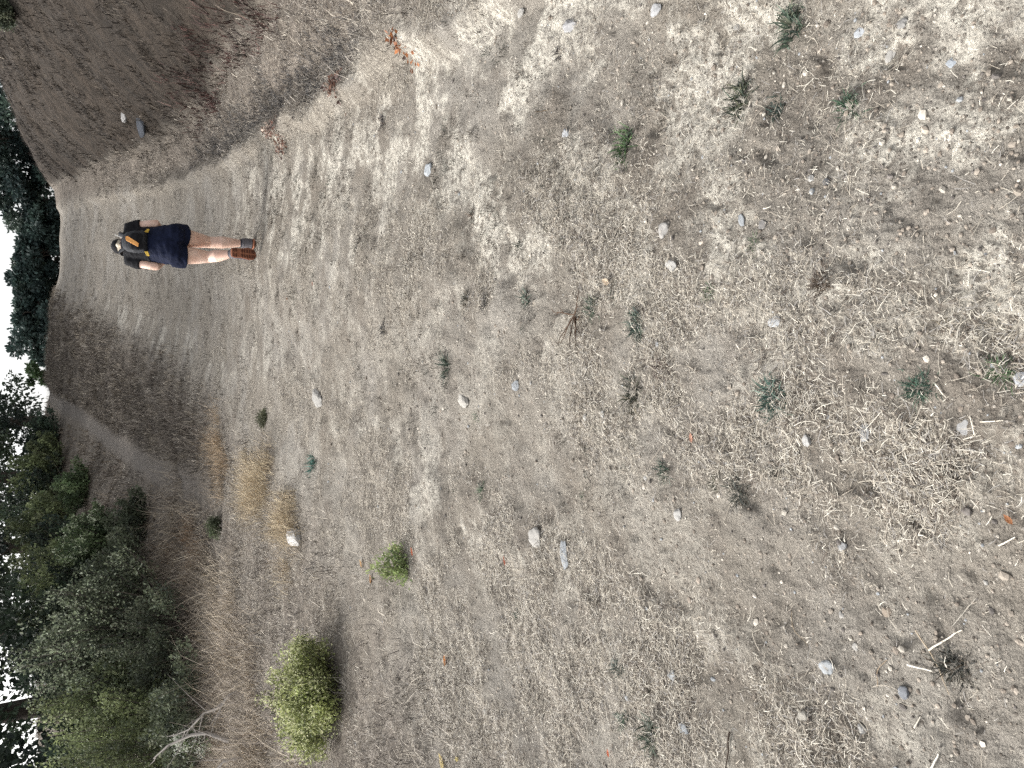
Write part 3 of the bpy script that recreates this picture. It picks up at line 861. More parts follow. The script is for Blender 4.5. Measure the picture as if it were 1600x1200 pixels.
def sprig(px, py, L, n, label, col):
    p = at(px, py)
    G = Geo()
    for i in range(n):
        a = random.uniform(.8, 5.2)
        q = Vector((0, 0, .004)); pts = [q]
        for k in range(4):
            a += random.uniform(-.35, .35)
            q = q + Vector((math.cos(a) * L / 4, math.sin(a) * L / 4 * .8, random.uniform(0, .012)))
            pts.append(q)
            if k > 0 and random.random() < .7:
                b = a + random.choice((-1, 1)) * random.uniform(.5, 1)
                G.add(*tube_arr([q, q + Vector((math.cos(b), math.sin(b), .15)) * L * .2], [.0016, .0008], 4), np.array(col) * random.uniform(.7, 1.4))
        G.add(*tube_arr(pts, [.003, .0026, .0022, .0018, .001], 4), np.array(col) * random.uniform(.7, 1.4))
    tag(link('dead_sprig', G.mesh('dead_sprig'), M_STEM, None, p), label, 'dead sprig')
sprig(905, 492, .13, 8, 'brown dead branching sprig lying in straw on the road', (.075, .05, .035))

# ------------------------------------------------------------------ stones
def stone(px, py, a, b, label, col, flat=.5, rot=None, seed=0, sink=.42):
    """a, b: photo pixels down the road and across it"""
    p = at(px, py); k = pxm(p)
    sq = max(.35, abs((Vector((0, 0, CAM_Z)) - p).normalized().z))       # foreshortening
    bm = bmesh.new(); bmesh.ops.create_icosphere(bm, subdivisions=3, radius=1)
    rnd = random.Random(px * 31 + py)
    planes = [(Vector((rnd.gauss(0, 1), rnd.gauss(0, 1), rnd.gauss(.3, .8))).normalized(), rnd.uniform(.62, .92)) for _ in range(9)]
    hx, hy = b / k * .5, a / k * .5 / sq
    hz_ = min(hx, hy) * flat * .8; col = tuple((.3 + .4 * (q - .3) if q > .3 else q) * .8 for q in col)
    for v in bm.verts:
        c = v.co.copy()
        for nrm, d in planes:
            e = c.dot(nrm) - d
            if e > 0: c -= nrm * e
        n_ = float(vnoise(c.x * 2 + px, c.y * 2 + c.z * 1.7, 3)) - .5
        c *= 1 + .22 * n_
        n3 = float(vnoise(c.x * 5 + py, c.y * 5 + c.z * 4.7, 9)) - .5; c *= 1 + .14 * n3
        v.co = Vector((c.x * hx * 1.1, c.y * hy * 1.1, c.z * hz_ * 1.2))
    bm.normal_update()
    me = bpy.data.meshes.new('stone'); bm.to_mesh(me); bm.free()
    set_tint(me, np.tile(np.array(col), (len(me.vertices), 1)))
    o = link('stone', me, M_STONE, None, p + Vector((0, 0, hz_ * (1 - 2 * sink))), rot if rot is not None else rnd.uniform(-.3, .3))
    tag(o, label, 'stone', 'stones lying on the road')
BLUE, CREAM, GREY, DGREY, WHT = (.29, .31, .335), (.44, .405, .34), (.25, .243, .23), (.115, .115, .118), (.55, .525, .47)
for st in (
    (888, 40, 16, 18, 'rounded grey stone casting a dark shadow near the top edge', (.40, .39, .39), .9),
    (1025, 16, 15, 18, 'pale angular stone touching the top edge of the picture', (.5, .5, .5), .5),
    (1145, 42, 8, 14, 'small cream stone left of the grey green weed at the top edge', CREAM, .7),
    (812, 20, 8, 14, 'flat pale chip of stone in the top edge grass', CREAM, .5),
    (1343, 51, 14, 16, 'pale blue flat stone on gravel near the top edge', (.50, .54, .58), .4),
    (1412, 38, 14, 14, 'grey stone with a pitted top right of the pale blue one', GREY, .6),
    (1486, 98, 14, 14, 'square blue grey stone on gravel toward the right edge', (.36, .42, .48), .35),
    (1388, 84, 12, 26, 'long cream stone in the pale rocky crust', CREAM, .5),
    (1274, 280, 8, 10, 'small white pebble at the lower end of the gravel patch', WHT, .8),
    (1292, 285, 10, 12, 'dark grey pebble beside the small white one', DGREY, .7),
    (838, 838, 17, 34, 'long cream stone on bare dirt above the flat blue stone', CREAM, .4),
    (883, 868, 12, 42, 'long flat blue grey stone set into the wheel track', BLUE, .25),
    (1293, 1041, 20, 22, 'large pale blue stone on brown dirt near the bottom', (.44, .48, .50), .4),
    (1046, 1056, 10, 15, 'oval grey blue pebble on the dirt by the straw edge', (.44, .46, .45), .6),
    (1213, 503, 18, 16, 'flat blue white stone among straw near the dead grey tuft', (.50, .53, .55), .3),
    (1070, 1138, 14, 18, 'flat blue grey stone half hidden in straw at the bottom', BLUE, .3),
    (1047, 362, 14, 26, 'buff stone with a dark edge in the middle of the road', (.46, .42, .36), .6),
    (1055, 415, 16, 22, 'pale lumpy stone just beyond the buff one', (.52, .49, .43), .4),
    (1165, 345, 8, 24, 'thin blue stone chip left of the dark grey stone', BLUE, .4),
    (1197, 350, 12, 16, 'dark grey stone at the edge of gravel', (.20, .19, .18), .6),
    (462, 838, 20, 34, 'bright white rock beside the golden grass clump', (.86, .84, .80), .6),
    (500, 622, 18, 24, 'cream rock at the edge of the left wheel track beyond the weeds', CREAM, .5),
    (729, 626, 14, 20, 'cream stone with a dark hollow beside it', (.52, .47, .38), .6),
    (672, 265, 8, 22, 'pale sky blue stone chip on the pale wheel track', (.50, .56, .60), .5),
    (889, 210, 8, 14, 'flat bluish pebble left of the bright green weed', (.5, .52, .54), .5),
    (806, 603, 10, 20, 'flat bluish stone on the straw beside the dirt track', BLUE, .4),
    (1498, 671, 22, 32, 'flat pale grey slab sunk in straw', (.44, .43, .41), .2),
    (1350, 677, 14, 30, 'pale grey slab at the foot of the large straw mat', (.44, .45, .46), .25),
    (1264, 688, 12, 18, 'smooth oval pale stone by a dark hollow in the straw', (.55, .53, .49), .7),
    (1593, 592, 22, 22, 'bluish slab cut by the right edge of the picture', (.46, .48, .51), .3),
    (1313, 857, 12, 18, 'grey stone low on the right of the wheel track', (.38, .38, .37), .5),
    (1338, 1009, 10, 14, 'small cream pebble with a shadow on the brown dirt', CREAM, .8),
    (1314, 960, 8, 12, 'cream pebble under the straw edge, smaller and higher', CREAM, .8),
    (1341, 1141, 10, 16, 'bright white pebble near the bottom edge', WHT, .8),
    (1415, 1082, 14, 22, 'dark blue grey stone under pale straw', (.20, .21, .225), .5),
    (1382, 957, 12, 18, 'brown stone leaning on the pale crust', (.3, .25, .2), .8),
    (1533, 912, 7, 9, 'round cream pebble in straw at the right', CREAM, .9),
    (1260, 1117, 12, 20, 'brown lumpy stone on the dirt of the wheel track', (.38, .33, .27), .8),
    (922, 652, 6, 12, 'white pebble on the dark straw above the wheel track', WHT, .7),
    (952, 647, 5, 10, 'second white pebble next to the white one above the wheel track', WHT, .7),
    (1016, 747, 7, 8, 'round white pebble next to the half buried grey weed', WHT, .9),
    (1069, 803, 10, 18, 'white angular stone on bare dirt', (.62, .59, .53), .5),
    (1033, 170, 0, 0, '', None, 0),
    (195, 183, 8, 14, 'small pale stone stuck in the brown bank', (.4, .38, .36), .8),
    (222, 195, 22, 26, 'blue grey boulder sticking out of the brown bank', (.06, .066, .078), .7)):
    if st[5] is None: continue
    stone(st[0], st[1], st[2], st[3], st[4], st[5], st[6])

# ------------------------------------------------------------------ sticks and single leaves
def stick(p0, p1, r, label, col, bend=.0, lift=.003, name='stick'):
    r *= .62
    a = at(*p0); b = at(*p1)
    G = Geo(); pts = []; n = 6
    side = Vector((-(b - a).y, (b - a).x, 0))
    for i in range(n + 1):
        t = i / n
        q = a.lerp(b, t) + side * bend * math.sin(t * math.pi) + side * random.uniform(-.008, .008)
        q.z = hz(q.x, q.y) + r + lift
        pts.append(q - a)
    G.add(*tube_arr(pts, [r * (1 - .45 * i / n) for i in range(n + 1)], 6), col)
    tag(link(name, G.mesh(name, True), M_STEM, None, a), label, 'stick')
PALE = (.62, .57, .48)
stick((1450, 1016), (1502, 984), .0040, 'pale broken stick pointing up from the big dark weed', PALE)
stick((1423, 1037), (1457, 1049), .0045, 'short thick white stick beside the big dark weed', (.72, .68, .6))
stick((1426, 986), (1488, 1084), .0024, 'long thin bent stem running past the short white stick', (.45, .37, .27), .06)
stick((1437, 1135), (1444, 1118), .0035, 'short pale stick in a straw heap near the bottom', PALE)
stick((1462, 1200), (1475, 1175), .0045, 'white stick end at the bottom edge of the picture', (.7, .66, .58))
stick((1141, 1143), (1143, 1199), .0050, 'dark straight stick at the bottom edge', (.06, .045, .035))
stick((1565, 852), (1592, 838), .0032, 'pale straight stalk at the right edge of the picture', PALE)
stick((1536, 659), (1574, 657), .0026, 'straight pale stalk lying below the grey green weed', PALE)
stick((1467, 598), (1481, 621), .0030, 'white stalk leaning beside the straw crossed weed', (.7, .65, .55))
stick((920, 590), (934, 570), .0045, 'curled grey bark piece on the straw', (.40, .37, .32), .2)
stick((888, 577), (890, 562), .0022, 'short black twig left of the curled bark piece', (.05, .04, .035))
stick((914, 630), (915, 660), .0022, 'straight dark twig above the white pebbles', (.06, .045, .035))
stick((1374, 1072), (1390, 1030), .0020, 'thin brown stem curving on bare dirt', (.3, .23, .16), .15)
stick((1233, 956), (1262, 1010), .0018, 'wiry curved stem on the dirt wheel track', (.3, .24, .17), -.18)
stick((598, 1052), (606, 1072), .005, 'grey forked twig on the grey thatch by the round bush', (.5, .47, .42), .1)
stick((860, 172), (840, 176), .003, 'thin dark twig on the pale wheel track', (.1, .075, .05))

def dead_branch(P, r, label, col=(.29, .265, .24)):
    root = P[0]
    G = Geo()
    pts = [q - root for q in P]
    n = len(pts)
    G.add(*tube_arr(pts, [r * (1 - .75 * i / (n - 1)) for i in range(n)], 7), col)
    for i in range(1, n):
        for k in range(1 if i < 2 else 2):
            d = (pts[i] - pts[i - 1]).normalized() + Vector((random.uniform(-.8, .8), random.uniform(-.5, .5), random.uniform(-.5, .6)))
            L_ = random.uniform(.15, .5)
            st = pts[i - 1].lerp(pts[i], random.random()); d.x += random.choice((-.6, .6))
            m_ = st + d * L_ * .5 + Vector((0, 0, random.uniform(-.05, .05)))
            G.add(*tube_arr([st, m_, m_ + d * L_ * .6], [r * .32, r * .2, r * .06], 5), np.array(col) * random.uniform(.6, 1.1))
    tag(link('dead_branch', G.mesh('dead_branch', True), M_STEM, None, root), label, 'dead branch', 'bleached branches under the shrubs')
def air(px, py, y):
    d = ray(px, py); t = y / d.y
    return Vector((d.x * t, y, CAM_Z + d.z * t))
dead_branch([air(385, 1075, 10.4), air(356, 1088, 10.5), air(345, 1105, 10.6), air(318, 1115, 10.7), air(295, 1140, 10.9), air(270, 1150, 11.1)], .026, 'bleached crooked branch arching out of the golden grass')
dead_branch([air(358, 1158, 10.1), air(322, 1145, 10.2), air(300, 1148, 10.4), air(262, 1165, 10.6), air(240, 1185, 10.8)], .028, 'thick grey dead branch under the olive shrub')
dead_branch([air(380, 1182, 9.8), air(350, 1190, 9.9), air(325, 1215, 10.1)], .024, 'short grey branch at the bottom edge beside the olive shrub')

def fallen_leaf(px, py, L, label, col, ang):
    p = at(px, py)
    pts = [(0, 0), (.25, .2), (.55, .24), (.85, .1), (1, 0), (.85, -.1), (.55, -.24), (.25, -.2)]
    bm = bmesh.new()
    top = [bm.verts.new(((u - .5) * L, v * L, .006 + .25 * L * abs(v) + .12 * L * (u - .5) ** 2 * 2)) for u, v in pts]
    c = bm.verts.new((0, 0, .006))
    for i in range(8): bm.faces.new((c, top[i], top[(i + 1) % 8]))
    bmesh.ops.solidify(bm, geom=bm.faces[:], thickness=.0008)
    me = bpy.data.meshes.new('fallen_leaf'); bm.to_mesh(me); bm.free()
    set_tint(me, np.tile(np.array(col), (len(me.vertices), 1)))
    tag(link('fallen_leaf', me, M_LEAF, None, p + Vector((0, 0, .004)), ang), label, 'leaf', 'single fallen leaves')
for f in ((953, 1176, .030, 'orange red leaf near the bottom edge under the dark weeds', (.55, .16, .07), .3),
          (698, 1031, .065, 'orange leaf on grey thatch beyond the round bush', (.50, .22, .06), .1),
          (693, 1190, .10, 'large yellow leaf at the bottom edge of the picture', (.62, .52, .26), .8),
          (714, 1186, .05, 'small yellow leaf beside the large yellow one', (.58, .5, .2), 2.0),
          (956, 441, .050, 'pale beige leaf lying flat on the straw', (.66, .56, .44), 1.2),
          (1080, 684, .034, 'pinkish leaf above the faint grey weed', (.62, .38, .28), .2),
          (790, 876, .045, 'small red leaf beyond the long cream stone', (.42, .15, .09), .4),
          (1579, 811, .026, 'orange brown leaf near the right edge', (.40, .19, .09), .8),
          (486, 443, .05, 'red brown leaf on the road just behind the hiker', (.42, .16, .09), .5),
          (451, 467, .05, 'orange brown leaf in the dark patch behind the hiker', (.40, .18, .07), 1.4),
          (650, 861, .06, 'red leaf beside the small bright green plant', (.50, .17, .09), .6),
          (566, 880, .07, 'pale orange leaf behind the small bright green plant', (.66, .46, .25), .9),
          (580, 905, .07, 'brown orange leaf at the foot of the small bright green plant', (.45, .25, .1), .2)):
    fallen_leaf(*f)

# ------------------------------------------------------------------ the hiker
def loft(bm, rings, seg=20):
    """rings: (centre, half width a, half depth b, axis direction); elliptical sections, closed"""
    prev = None; first = None
    for c, a, b, d in rings:
        c = Vector(c); d = Vector(d).normalized()
        xa = Vector((1, 0, 0)); xa = (xa - d * xa.dot(d)).normalized()
        ya = d.cross(xa)
        cur = []
        for j in range(seg):
            t = 2 * math.pi * j / seg
            cur.append(bm.verts.new(c + xa * a * math.cos(t) + ya * b * math.sin(t)))
        if prev:
            for j in range(seg):
                k = (j + 1) % seg
                bm.faces.new((prev[j], prev[k], cur[k], cur[j]))
        else: first = cur
        prev = cur
    bm.faces.new(first[::-1]); bm.faces.new(prev)

def limb(bm, pts, radii, seg=14, squash=1.0):
    rings = []
    pts = [Vector(p) for p in pts]
    for i, p in enumerate(pts):
        d = pts[min(i + 1, len(pts) - 1)] - pts[max(i - 1, 0)]
        rings.append((p, radii[i], radii[i] * squash, d))
    loft(bm, rings, seg)

def fuse(name, bm, mat, parent, voxel, smooth=6, factor=.5, wrinkle=0):
    bmesh.ops.recalc_face_normals(bm, faces=bm.faces[:])
    me = bpy.data.meshes.new(name + '_rough'); bm.to_mesh(me); bm.free()
    o = bpy.data.objects.new(name + '_rough', me); COL.objects.link(o)
    md = o.modifiers.new('r', 'REMESH'); md.mode = 'VOXEL'; md.voxel_size = voxel
    sm = o.modifiers.new('s', 'SMOOTH'); sm.iterations = smooth; sm.factor = factor
    dg = bpy.context.evaluated_depsgraph_get()
    out = bpy.data.meshes.new_from_object(o.evaluated_get(dg))
    bpy.data.objects.remove(o); bpy.data.meshes.remove(me)
    out.name = name
    if wrinkle:                                              # folds in cloth
        for v in out.vertices:
            c = v.co
            v.co = c + v.normal * wrinkle * (float(vnoise(c.x * 9 + c.z * 14, c.z * 22 - c.x * 7 + c.y * 12, 5)) + .5 * float(vnoise(c.x * 40, c.z * 45 + c.y * 30, 6)) - .75)
    out.polygons.foreach_set('use_smooth', np.ones(len(out.polygons), bool))
    out.materials.clear()
    return link(name, out, mat, parent)

def hiker():
    base = at(401, 393)
    base = Vector((base.x, base.y + .02, hz(base.x, base.y)))
    M_SKIN = mat_noise('skin', (.56, .345, .26), (.80, .60, .50), 7, .55, .05, 4, .4)
    M_NAVY = mat_noise('navy_cloth', (.004, .0065, .019), (.008, .012, .034), 25, .8, .25, 6, .15)
    M_BLACK = mat_noise('black_cloth', (.006, .006, .008), (.012, .012, .014), 25, .85, .25, 6, .2)
    M_PACK = mat_noise('pack_cloth', (.016, .017, .020), (.03, .032, .038), 40, .7, .3, 6, .3)
    M_GREYM = mat_noise('grey_mesh', (.08, .085, .09), (.13, .135, .14), 60, .7, .2)
    M_ORANGE = mat_noise('orange_cloth', (.60, .27, .075), (.70, .35, .115), 30, .7, .2)
    M_YEL = mat_noise('yellow_strap', (.50, .33, .05), (.62, .42, .08), 30, .7, .1)
    M_HAIR = mat_noise('blond_hair', (.26, .215, .15), (.52, .47, .37), 30, .55, .5, 8, .4)
    M_BOOT = mat_noise('grey_boot', (.085, .08, .088), (.16, .15, .16), 40, .8, .3)
    M_SOLE = mat_noise('brown_sole', (.24, .095, .055), (.34, .15, .09), 25, .8, .4)
    M_SOCK = mat_noise('dark_sock', (.03, .03, .04), (.05, .05, .06), 60, .9, .4)
    M_WHITE = mat_noise('white_cord', (.6, .6, .58), (.75, .75, .72), 30, .7, .1)
    root = empty('person', base, 'hiker seen from behind in navy shorts, black shirt and dark cap', 'person')

    # joints (x right, y forward up the road, z up)
    RH, RK, RA = Vector((.108, .0, .86)), Vector((.092, .14, .50)), Vector((.108, .10, .105))
    LH, LK, LA = Vector((-.108, -.02, .86)), Vector((-.102, .02, .52)), Vector((-.078, -.22, .275))
    axis = Vector((0, .40, .915)).normalized()                    # leaning forward
    pel = Vector((0, -.01, .965))
    def spine(t): return pel + axis * t
    def along(a, b, t): return a.lerp(b, t)

    bm = bmesh.new()
    # trunk
    loft(bm, [(spine(-.13), .15, .10, axis), (spine(-.05), .195, .145, axis), (spine(.03), .205, .15, axis), (spine(.14), .175, .125, axis),
              (spine(.25), .165, .115, axis), (spine(.36), .175, .115, axis), (spine(.45), .16, .095, axis), (spine(.50), .09, .07, axis)], 24)
    # seat
    for sx in (-1, 1):
        loft(bm, [(Vector((sx * .09, -.07, .82)), .06, .06, (0, 0, 1)), (Vector((sx * .095, -.075, .86)), .105, .10, (0, 0, 1)), (Vector((sx * .095, -.06, .94)), .115, .11, (0, 0, 1)),
                  (Vector((sx * .09, -.03, 1.02)), .07, .07, (0, 0, 1))], 18)
    # neck and head
    neck0, neck1 = spine(.44), spine(.44) + Vector((0, .14, .0))
    limb(bm, [neck0, along(neck0, neck1, .5), neck1], [.065, .056, .056])
    hd = spine(.45) + Vector((0, .185, .03))
    hup = Vector((0, .50, .866)).normalized(); hf = Vector((0, .866, -.50)).normalized()
    def H(x, f, u): return hd + Vector((x, 0, 0)) + hf * f + hup * u
    loft(bm, [(H(0, .03, -.115), .035, .04, hup), (H(0, .02, -.09), .056, .068, hup), (H(0, .01, -.05), .068, .085, hup), (H(0, 0, 0), .075, .095, hup), (H(0, -.005, .05), .074, .094, hup),
              (H(0, -.005, .09), .058, .072, hup), (H(0, -.005, .115), .025, .03, hup)], 18)
    limb(bm, [H(0, .085, .02), H(0, .115, -.012), H(0, .09, -.025)], [.010, .016, .012], 8)           # nose
    limb(bm, [H(-.022, .083, -.055), H(.022, .083, -.055)], [.010, .010], 8)                            # mouth
    for sx in (-1, 1):
        loft(bm, [(H(sx * .074, -.005, -.025), .010, .014, hup), (H(sx * .080, -.01, .0), .012, .022, hup), (H(sx * .076, -.01, .022), .009, .014, hup)], 10)   # ears
        # arms: upper arm hangs, forearm reaches forward to the front of the body
        sh_ = spine(.42) + Vector((sx * .185, 0, -.01))
        el = Vector((sx * .245, .06, 1.085)); wr = Vector((sx * .20, .27, 1.03))
        limb(bm, [sh_ + Vector((-sx * .05, 0, .01)), sh_, along(sh_, el, .5), along(sh_, el, .85), el, along(el, wr, .3), along(el, wr, .7), wr],
             [.055, .062, .056, .050, .047, .047, .038, .029], 14)
        # hand: palm, four curled fingers, thumb
        dirh = (wr - el).normalized(); inn = Vector((-sx, 0, 0))
        pal = wr + dirh * .075
        limb(bm, [wr, wr + dirh * .04, pal], [.027, .036, .034], 10, .55)
        for q, (off, ln) in enumerate(((.026, .066), (.009, .075), (-.009, .07), (-.026, .054))):
            a0 = pal + Vector((0, 0, off)) - dirh * .01
            a1 = a0 + dirh * ln * .5 + inn * .008; a2 = a1 + dirh * ln * .25 + inn * ln * .3; a3 = a2 + inn * ln * .35 - dirh * .004
            limb(bm, [a0, a1, a2, a3], [.0095, .0092, .0085, .007], 8)
        t0 = wr + dirh * .03 + Vector((0, 0, .025)); t1 = t0 + dirh * .03 + Vector((0, 0, .024)) + inn * .012; t2 = t1 + dirh * .03 + inn * .012
        limb(bm, [t0, t1, t2], [.013, .011, .008], 8)
    # legs
    for Hp, Kn, An, k in ((RH, RK, RA, 1), (LH, LK, LA, 1)):
        calf = (Kn - An); back = Vector((0, -1, 0))
        limb(bm, [Hp, along(Hp, Kn, .3), along(Hp, Kn, .65), along(Hp, Kn, .9), Kn, along(Kn, An, .15) + back * .008, along(Kn, An, .35) + back * .022, along(Kn, An, .6) + back * .012, along(Kn, An, .85), An],
             [.115, .103, .087, .072, .068, .068, .073, .058, .043, .041], 18)
    # feet
    limb(bm, [RA + Vector((0, -.03, -.05)), RA + Vector((0, .06, -.062)), RA + Vector((0, .15, -.075))], [.035, .036, .03], 12, .8)
    tdir = Vector((0, .25, -.97)).normalized()
    limb(bm, [LA + Vector((0, -.02, 0)), LA + tdir * .1, LA + tdir * .19], [.036, .036, .03], 12, .8)
    fuse('body', bm, M_SKIN, root, .0075, 4)

    # shorts
    bm = bmesh.new()
    loft(bm, [(spine(-.15), .19, .13, axis), (spine(-.06), .222, .17, axis), (spine(.02), .226, .173, axis), (spine(.10), .207, .155, axis), (spine(.19), .197, .142, axis), (spine(.27), .188, .135, axis)], 28)
    for sx in (-1, 1):
        loft(bm, [(Vector((sx * .098, -.075, .80)), .09, .08, (0, 0, 1)), (Vector((sx * .10, -.085, .86)), .128, .12, (0, 0, 1)), (Vector((sx * .10, -.07, .94)), .132, .13, (0, 0, 1)), (Vector((sx * .09, -.03, 1.04)), .1, .1, (0, 0, 1))], 20)
    for Hp, Kn, sx in ((RH, RK, 1), (LH, LK, -1)):
        limb(bm, [Hp + Vector((sx * .012, 0, .06)), Hp + Vector((sx * .015, 0, 0)), along(Hp, Kn, .17) + Vector((sx * .016, -.005, 0)), along(Hp, Kn, .26) + Vector((sx * .016, -.006, 0))], [.13, .136, .134, .135], 22)
    sh_o = fuse('shorts', bm, M_NAVY, root, .010, 3, .5, .009)
    bm = bmesh.new(); loft(bm, [(spine(.20), .201, .146, axis), (spine(.245), .197, .143, axis)], 28)
    fuse('waistband', bm, M_BLACK, sh_o, .008, 2)

    # shirt
    bm = bmesh.new()
    loft(bm, [(spine(.17), .206, .152, axis), (spine(.25), .200, .146, axis), (spine(.34), .200, .138, axis), (spine(.42), .192, .118, axis), (spine(.475), .15, .095, axis), (spine(.50), .075, .065, axis)], 26)
    for sx in (-1, 1):
        s0 = spine(.42) + Vector((sx * .185, 0, -.01)); el = Vector((sx * .245, .06, 1.085))
        limb(bm, [s0 + Vector((-sx * .08, 0, .01)), s0, along(s0, el, .25), along(s0, el, .42)], [.07, .08, .077, .076], 16)
    fuse('shirt', bm, M_BLACK, root, .010, 3, .5, .010)

    # hair, cap
    bm = bmesh.new()
    loft(bm, [(H(0, -.035, -.085), .04, .035, hup), (H(0, -.035, -.05), .072, .066, hup), (H(0, -.02, 0), .083, .088, hup), (H(0, -.015, .05), .082, .09, hup), (H(0, -.012, .085), .065, .075, hup)], 18)
    limb(bm, [H(0, -.095, .02), H(0, -.125, -.01), H(.012, -.125, -.07), H(.02, -.105, -.12)], [.024, .030, .028, .012], 10)
    fuse('hair', bm, M_HAIR, root, .007, 2)
    bm = bmesh.new()
    loft(bm, [(H(0, -.012, .028), .088, .104, hup), (H(0, -.010, .06), .087, .102, hup), (H(0, -.008, .095), .074, .086, hup), (H(0, -.008, .12), .045, .053, hup), (H(0, -.008, .13), .012, .014, hup)], 22)
    cap = fuse('cap', bm, M_BLACK, root, .006, 2)
    bm = bmesh.new()
    loft(bm, [(H(0, .08, .034), .078, .012, hf), (H(0, .13, .028), .075, .010, hf), (H(0, .17, .016), .05, .008, hf)], 16)
    fuse('brim', bm, M_BLACK, cap, .006, 1)

    # boots and socks
    bm = bmesh.new(); limb(bm, [RA + Vector((0, 0, .055)), RA + Vector((0, 0, .0))], [.05, .052], 14)
    fuse('sock', bm, M_SOCK, root, .007, 1)
    bm = bmesh.new(); ld = (LK - LA).normalized(); limb(bm, [LA + ld * .055, LA], [.05, .053], 14)
    fuse('sock', bm, M_SOCK, root, .007, 1)
    # right boot, flat on the ground
    bm = bmesh.new()
    loft(bm, [(RA + Vector((0, -.005, .035)), .062, .06, (0, 0, 1)), (RA + Vector((0, 0, -.01)), .066, .068, (0, 0, 1)), (RA + Vector((0, .01, -.05)), .064, .087, (0, 0, 1)), (RA + Vector((0, .03, -.078)), .066, .112, (0, 0, 1))], 16)
    loft(bm, [(RA + Vector((0, .02, -.045)), .060, .046, (0, 1, -.2)), (RA + Vector((0, .10, -.06)), .062, .038, (0, 1, -.1)), (RA + Vector((0, .17, -.066)), .046, .030, (0, 1, 0)), (RA + Vector((0, .21, -.07)), .025, .018, (0, 1, 0))], 16)
    b1 = fuse('boot', bm, M_BOOT, root, .007, 2); b1['label'] = 'grey boot planted flat'
    bm = bmesh.new()
    loft(bm, [(RA + Vector((0, -.085, -.095)), .054, .014, (0, 1, 0)), (RA + Vector((0, .0, -.095)), .064, .014, (0, 1, 0)), (RA + Vector((0, .13, -.095)), .068, .014, (0, 1, 0)), (RA + Vector((0, .215, -.092)), .03, .012, (0, 1, 0))], 14)
    fuse('sole', bm, M_SOLE, b1, .006, 1)
    # left boot, heel lifted, sole turned back towards the camera
    bk = Vector((0, -.97, -.25)).normalized()                    # the way the sole faces
    def Lf(x, t, o): return LA + Vector((x, 0, 0)) + tdir * t + bk * o
    bm = bmesh.new()
    limb(bm, [LA + ld * .04, LA, Lf(0, .03, .02)], [.056, .06, .055], 14)
    loft(bm, [(Lf(0, -.045, .035), .054, .034, tdir), (Lf(0, .0, .03), .062, .05, tdir), (Lf(0, .08, .03), .064, .047, tdir), (Lf(0, .17, .035), .066, .037, tdir), (Lf(0, .22, .04), .03, .02, tdir)], 16)
    b2 = fuse('boot', bm, M_BOOT, root, .007, 2); b2['label'] = 'boot with lifted heel'
    bm = bmesh.new()
    loft(bm, [(Lf(0, -.062, .068), .048, .016, tdir), (Lf(0, -.02, .07), .060, .017, tdir), (Lf(.003, .05, .07), .057, .017, tdir), (Lf(.005, .14, .07), .074, .017, tdir), (Lf(.003, .205, .068), .062, .016, tdir), (Lf(0, .235, .064), .03, .012, tdir)], 16)
    s2 = fuse('sole', bm, M_SOLE, b2, .006, 1); s2['label'] = 'red brown sole facing back'
    bm = bmesh.new()
    for t in (-.04, -.01, .06, .09, .12, .15, .18, .205):
        for sx in (-1, 1):
            w = .012
            c = Lf(sx * .030, t, .088)
            bmesh.ops.create_cube(bm, size=1, matrix=Matrix.Translation(c) @ Matrix(((1, 0, 0), tuple(bk), tuple(tdir))).transposed().to_4x4() @ Matrix.Diagonal((.040, .008, .014, 1)))
    me = bpy.data.meshes.new('tread'); bm.to_mesh(me); bm.free()
    tr_ = link('tread', me, mat_noise('dark_tread', (.07, .03, .02), (.11, .045, .03), 30, .9, .2), s2); tr_['kind'] = 'stuff'

    # backpack worn on the back: a thing of its own
    nb = Vector((0, -axis.z, axis.y))                             # outward from the back
    org = base + spine(.305) + nb * .125
    pk = empty('backpack', org, 'small dark backpack with an orange panel on the hiker\'s back', 'backpack')
    def Q(x, u, o): return Vector((x, 0, 0)) + axis * u + nb * o
    bm = bmesh.new()
    loft(bm, [(Q(0, -.135, .02), .095, .035, axis), (Q(0, -.12, .035), .120, .062, axis), (Q(0, -.02, .042), .128, .072, axis), (Q(0, .07, .036), .112, .062, axis), (Q(0, .115, .025), .082, .046, axis), (Q(0, .135, .018), .05, .025, axis)], 20)
    bg_ = fuse('bag', bm, M_PACK, pk, .007, 2)
    bm = bmesh.new()
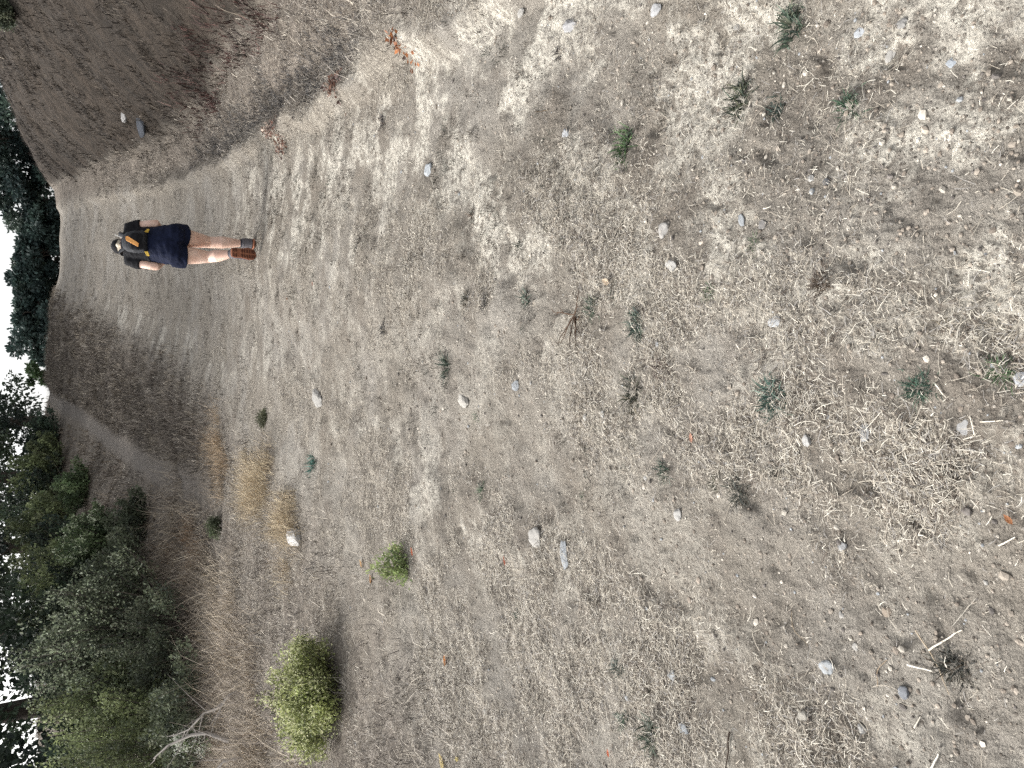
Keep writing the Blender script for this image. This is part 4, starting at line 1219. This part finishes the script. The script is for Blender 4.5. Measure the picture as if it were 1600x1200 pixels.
    loft(bm, [(Q(-.005, -.118, .075), .085, .022, axis), (Q(-.005, -.06, .095), .098, .030, axis), (Q(-.005, .0, .098), .095, .026, axis), (Q(-.005, .03, .09), .08, .016, axis)], 18)
    fuse('front_pocket', bm, M_BLACK, pk, .006, 2)
    def slab(name, pts, th, mat, par):
        bm = bmesh.new()
        vs = [bm.verts.new(q) for q in pts]; bm.faces.new(vs)
        g = bmesh.ops.extrude_face_region(bm, geom=bm.faces[:])
        bmesh.ops.translate(bm, vec=nb * th, verts=[v for v in g['geom'] if isinstance(v, bmesh.types.BMVert)])
        bmesh.ops.recalc_face_normals(bm, faces=bm.faces[:])
        bmesh.ops.bevel(bm, geom=bm.edges[:], offset=.003, segments=1, affect='EDGES')
        me = bpy.data.meshes.new(name); bm.to_mesh(me); bm.free()
        return link(name, me, mat, par)
    slab('orange_panel', [Q(-.072, -.08, .123), Q(-.032, -.088, .124), Q(.048, .035, .114), Q(.045, .062, .107), Q(.002, .056, .112)], .012, M_ORANGE, pk)
    slab('mesh_pocket', [Q(.10, -.11, .055), Q(.125, -.10, .03), Q(.125, -.01, .035), Q(.10, .0, .07)], .012, M_GREYM, pk)
    bm = bmesh.new(); limb(bm, [Q(-.03, .12, .03), Q(-.02, .155, .04), Q(.02, .155, .04), Q(.03, .12, .03)], [.008, .008, .008, .008], 8)
    fuse('grab_handle', bm, M_PACK, pk, .004, 1)
    for sx in (-1, 1):
        bm = bmesh.new(); limb(bm, [Q(sx * .07, .115, .02), Q(sx * .10, .19, -.03), Q(sx * .11, .205, -.12), Q(sx * .12, .08, -.245)], [.022, .026, .026, .022], 10, .4)
        fuse('shoulder_strap', bm, M_PACK, pk, .006, 1)
        slab('yellow_strap', [Q(sx * .105, -.15, .03), Q(sx * .15, -.157, .0), Q(sx * .153, -.13, .002), Q(sx * .108, -.115, .045)], .014, M_YEL, pk)
    bm = bmesh.new(); limb(bm, [Q(.04, .12, .06), Q(.06, .17, .07), Q(.075, .2, .06)], [.0035, .0035, .003], 8)
    fuse('white_toggle', bm, M_WHITE, pk, .002, 1)
hiker()
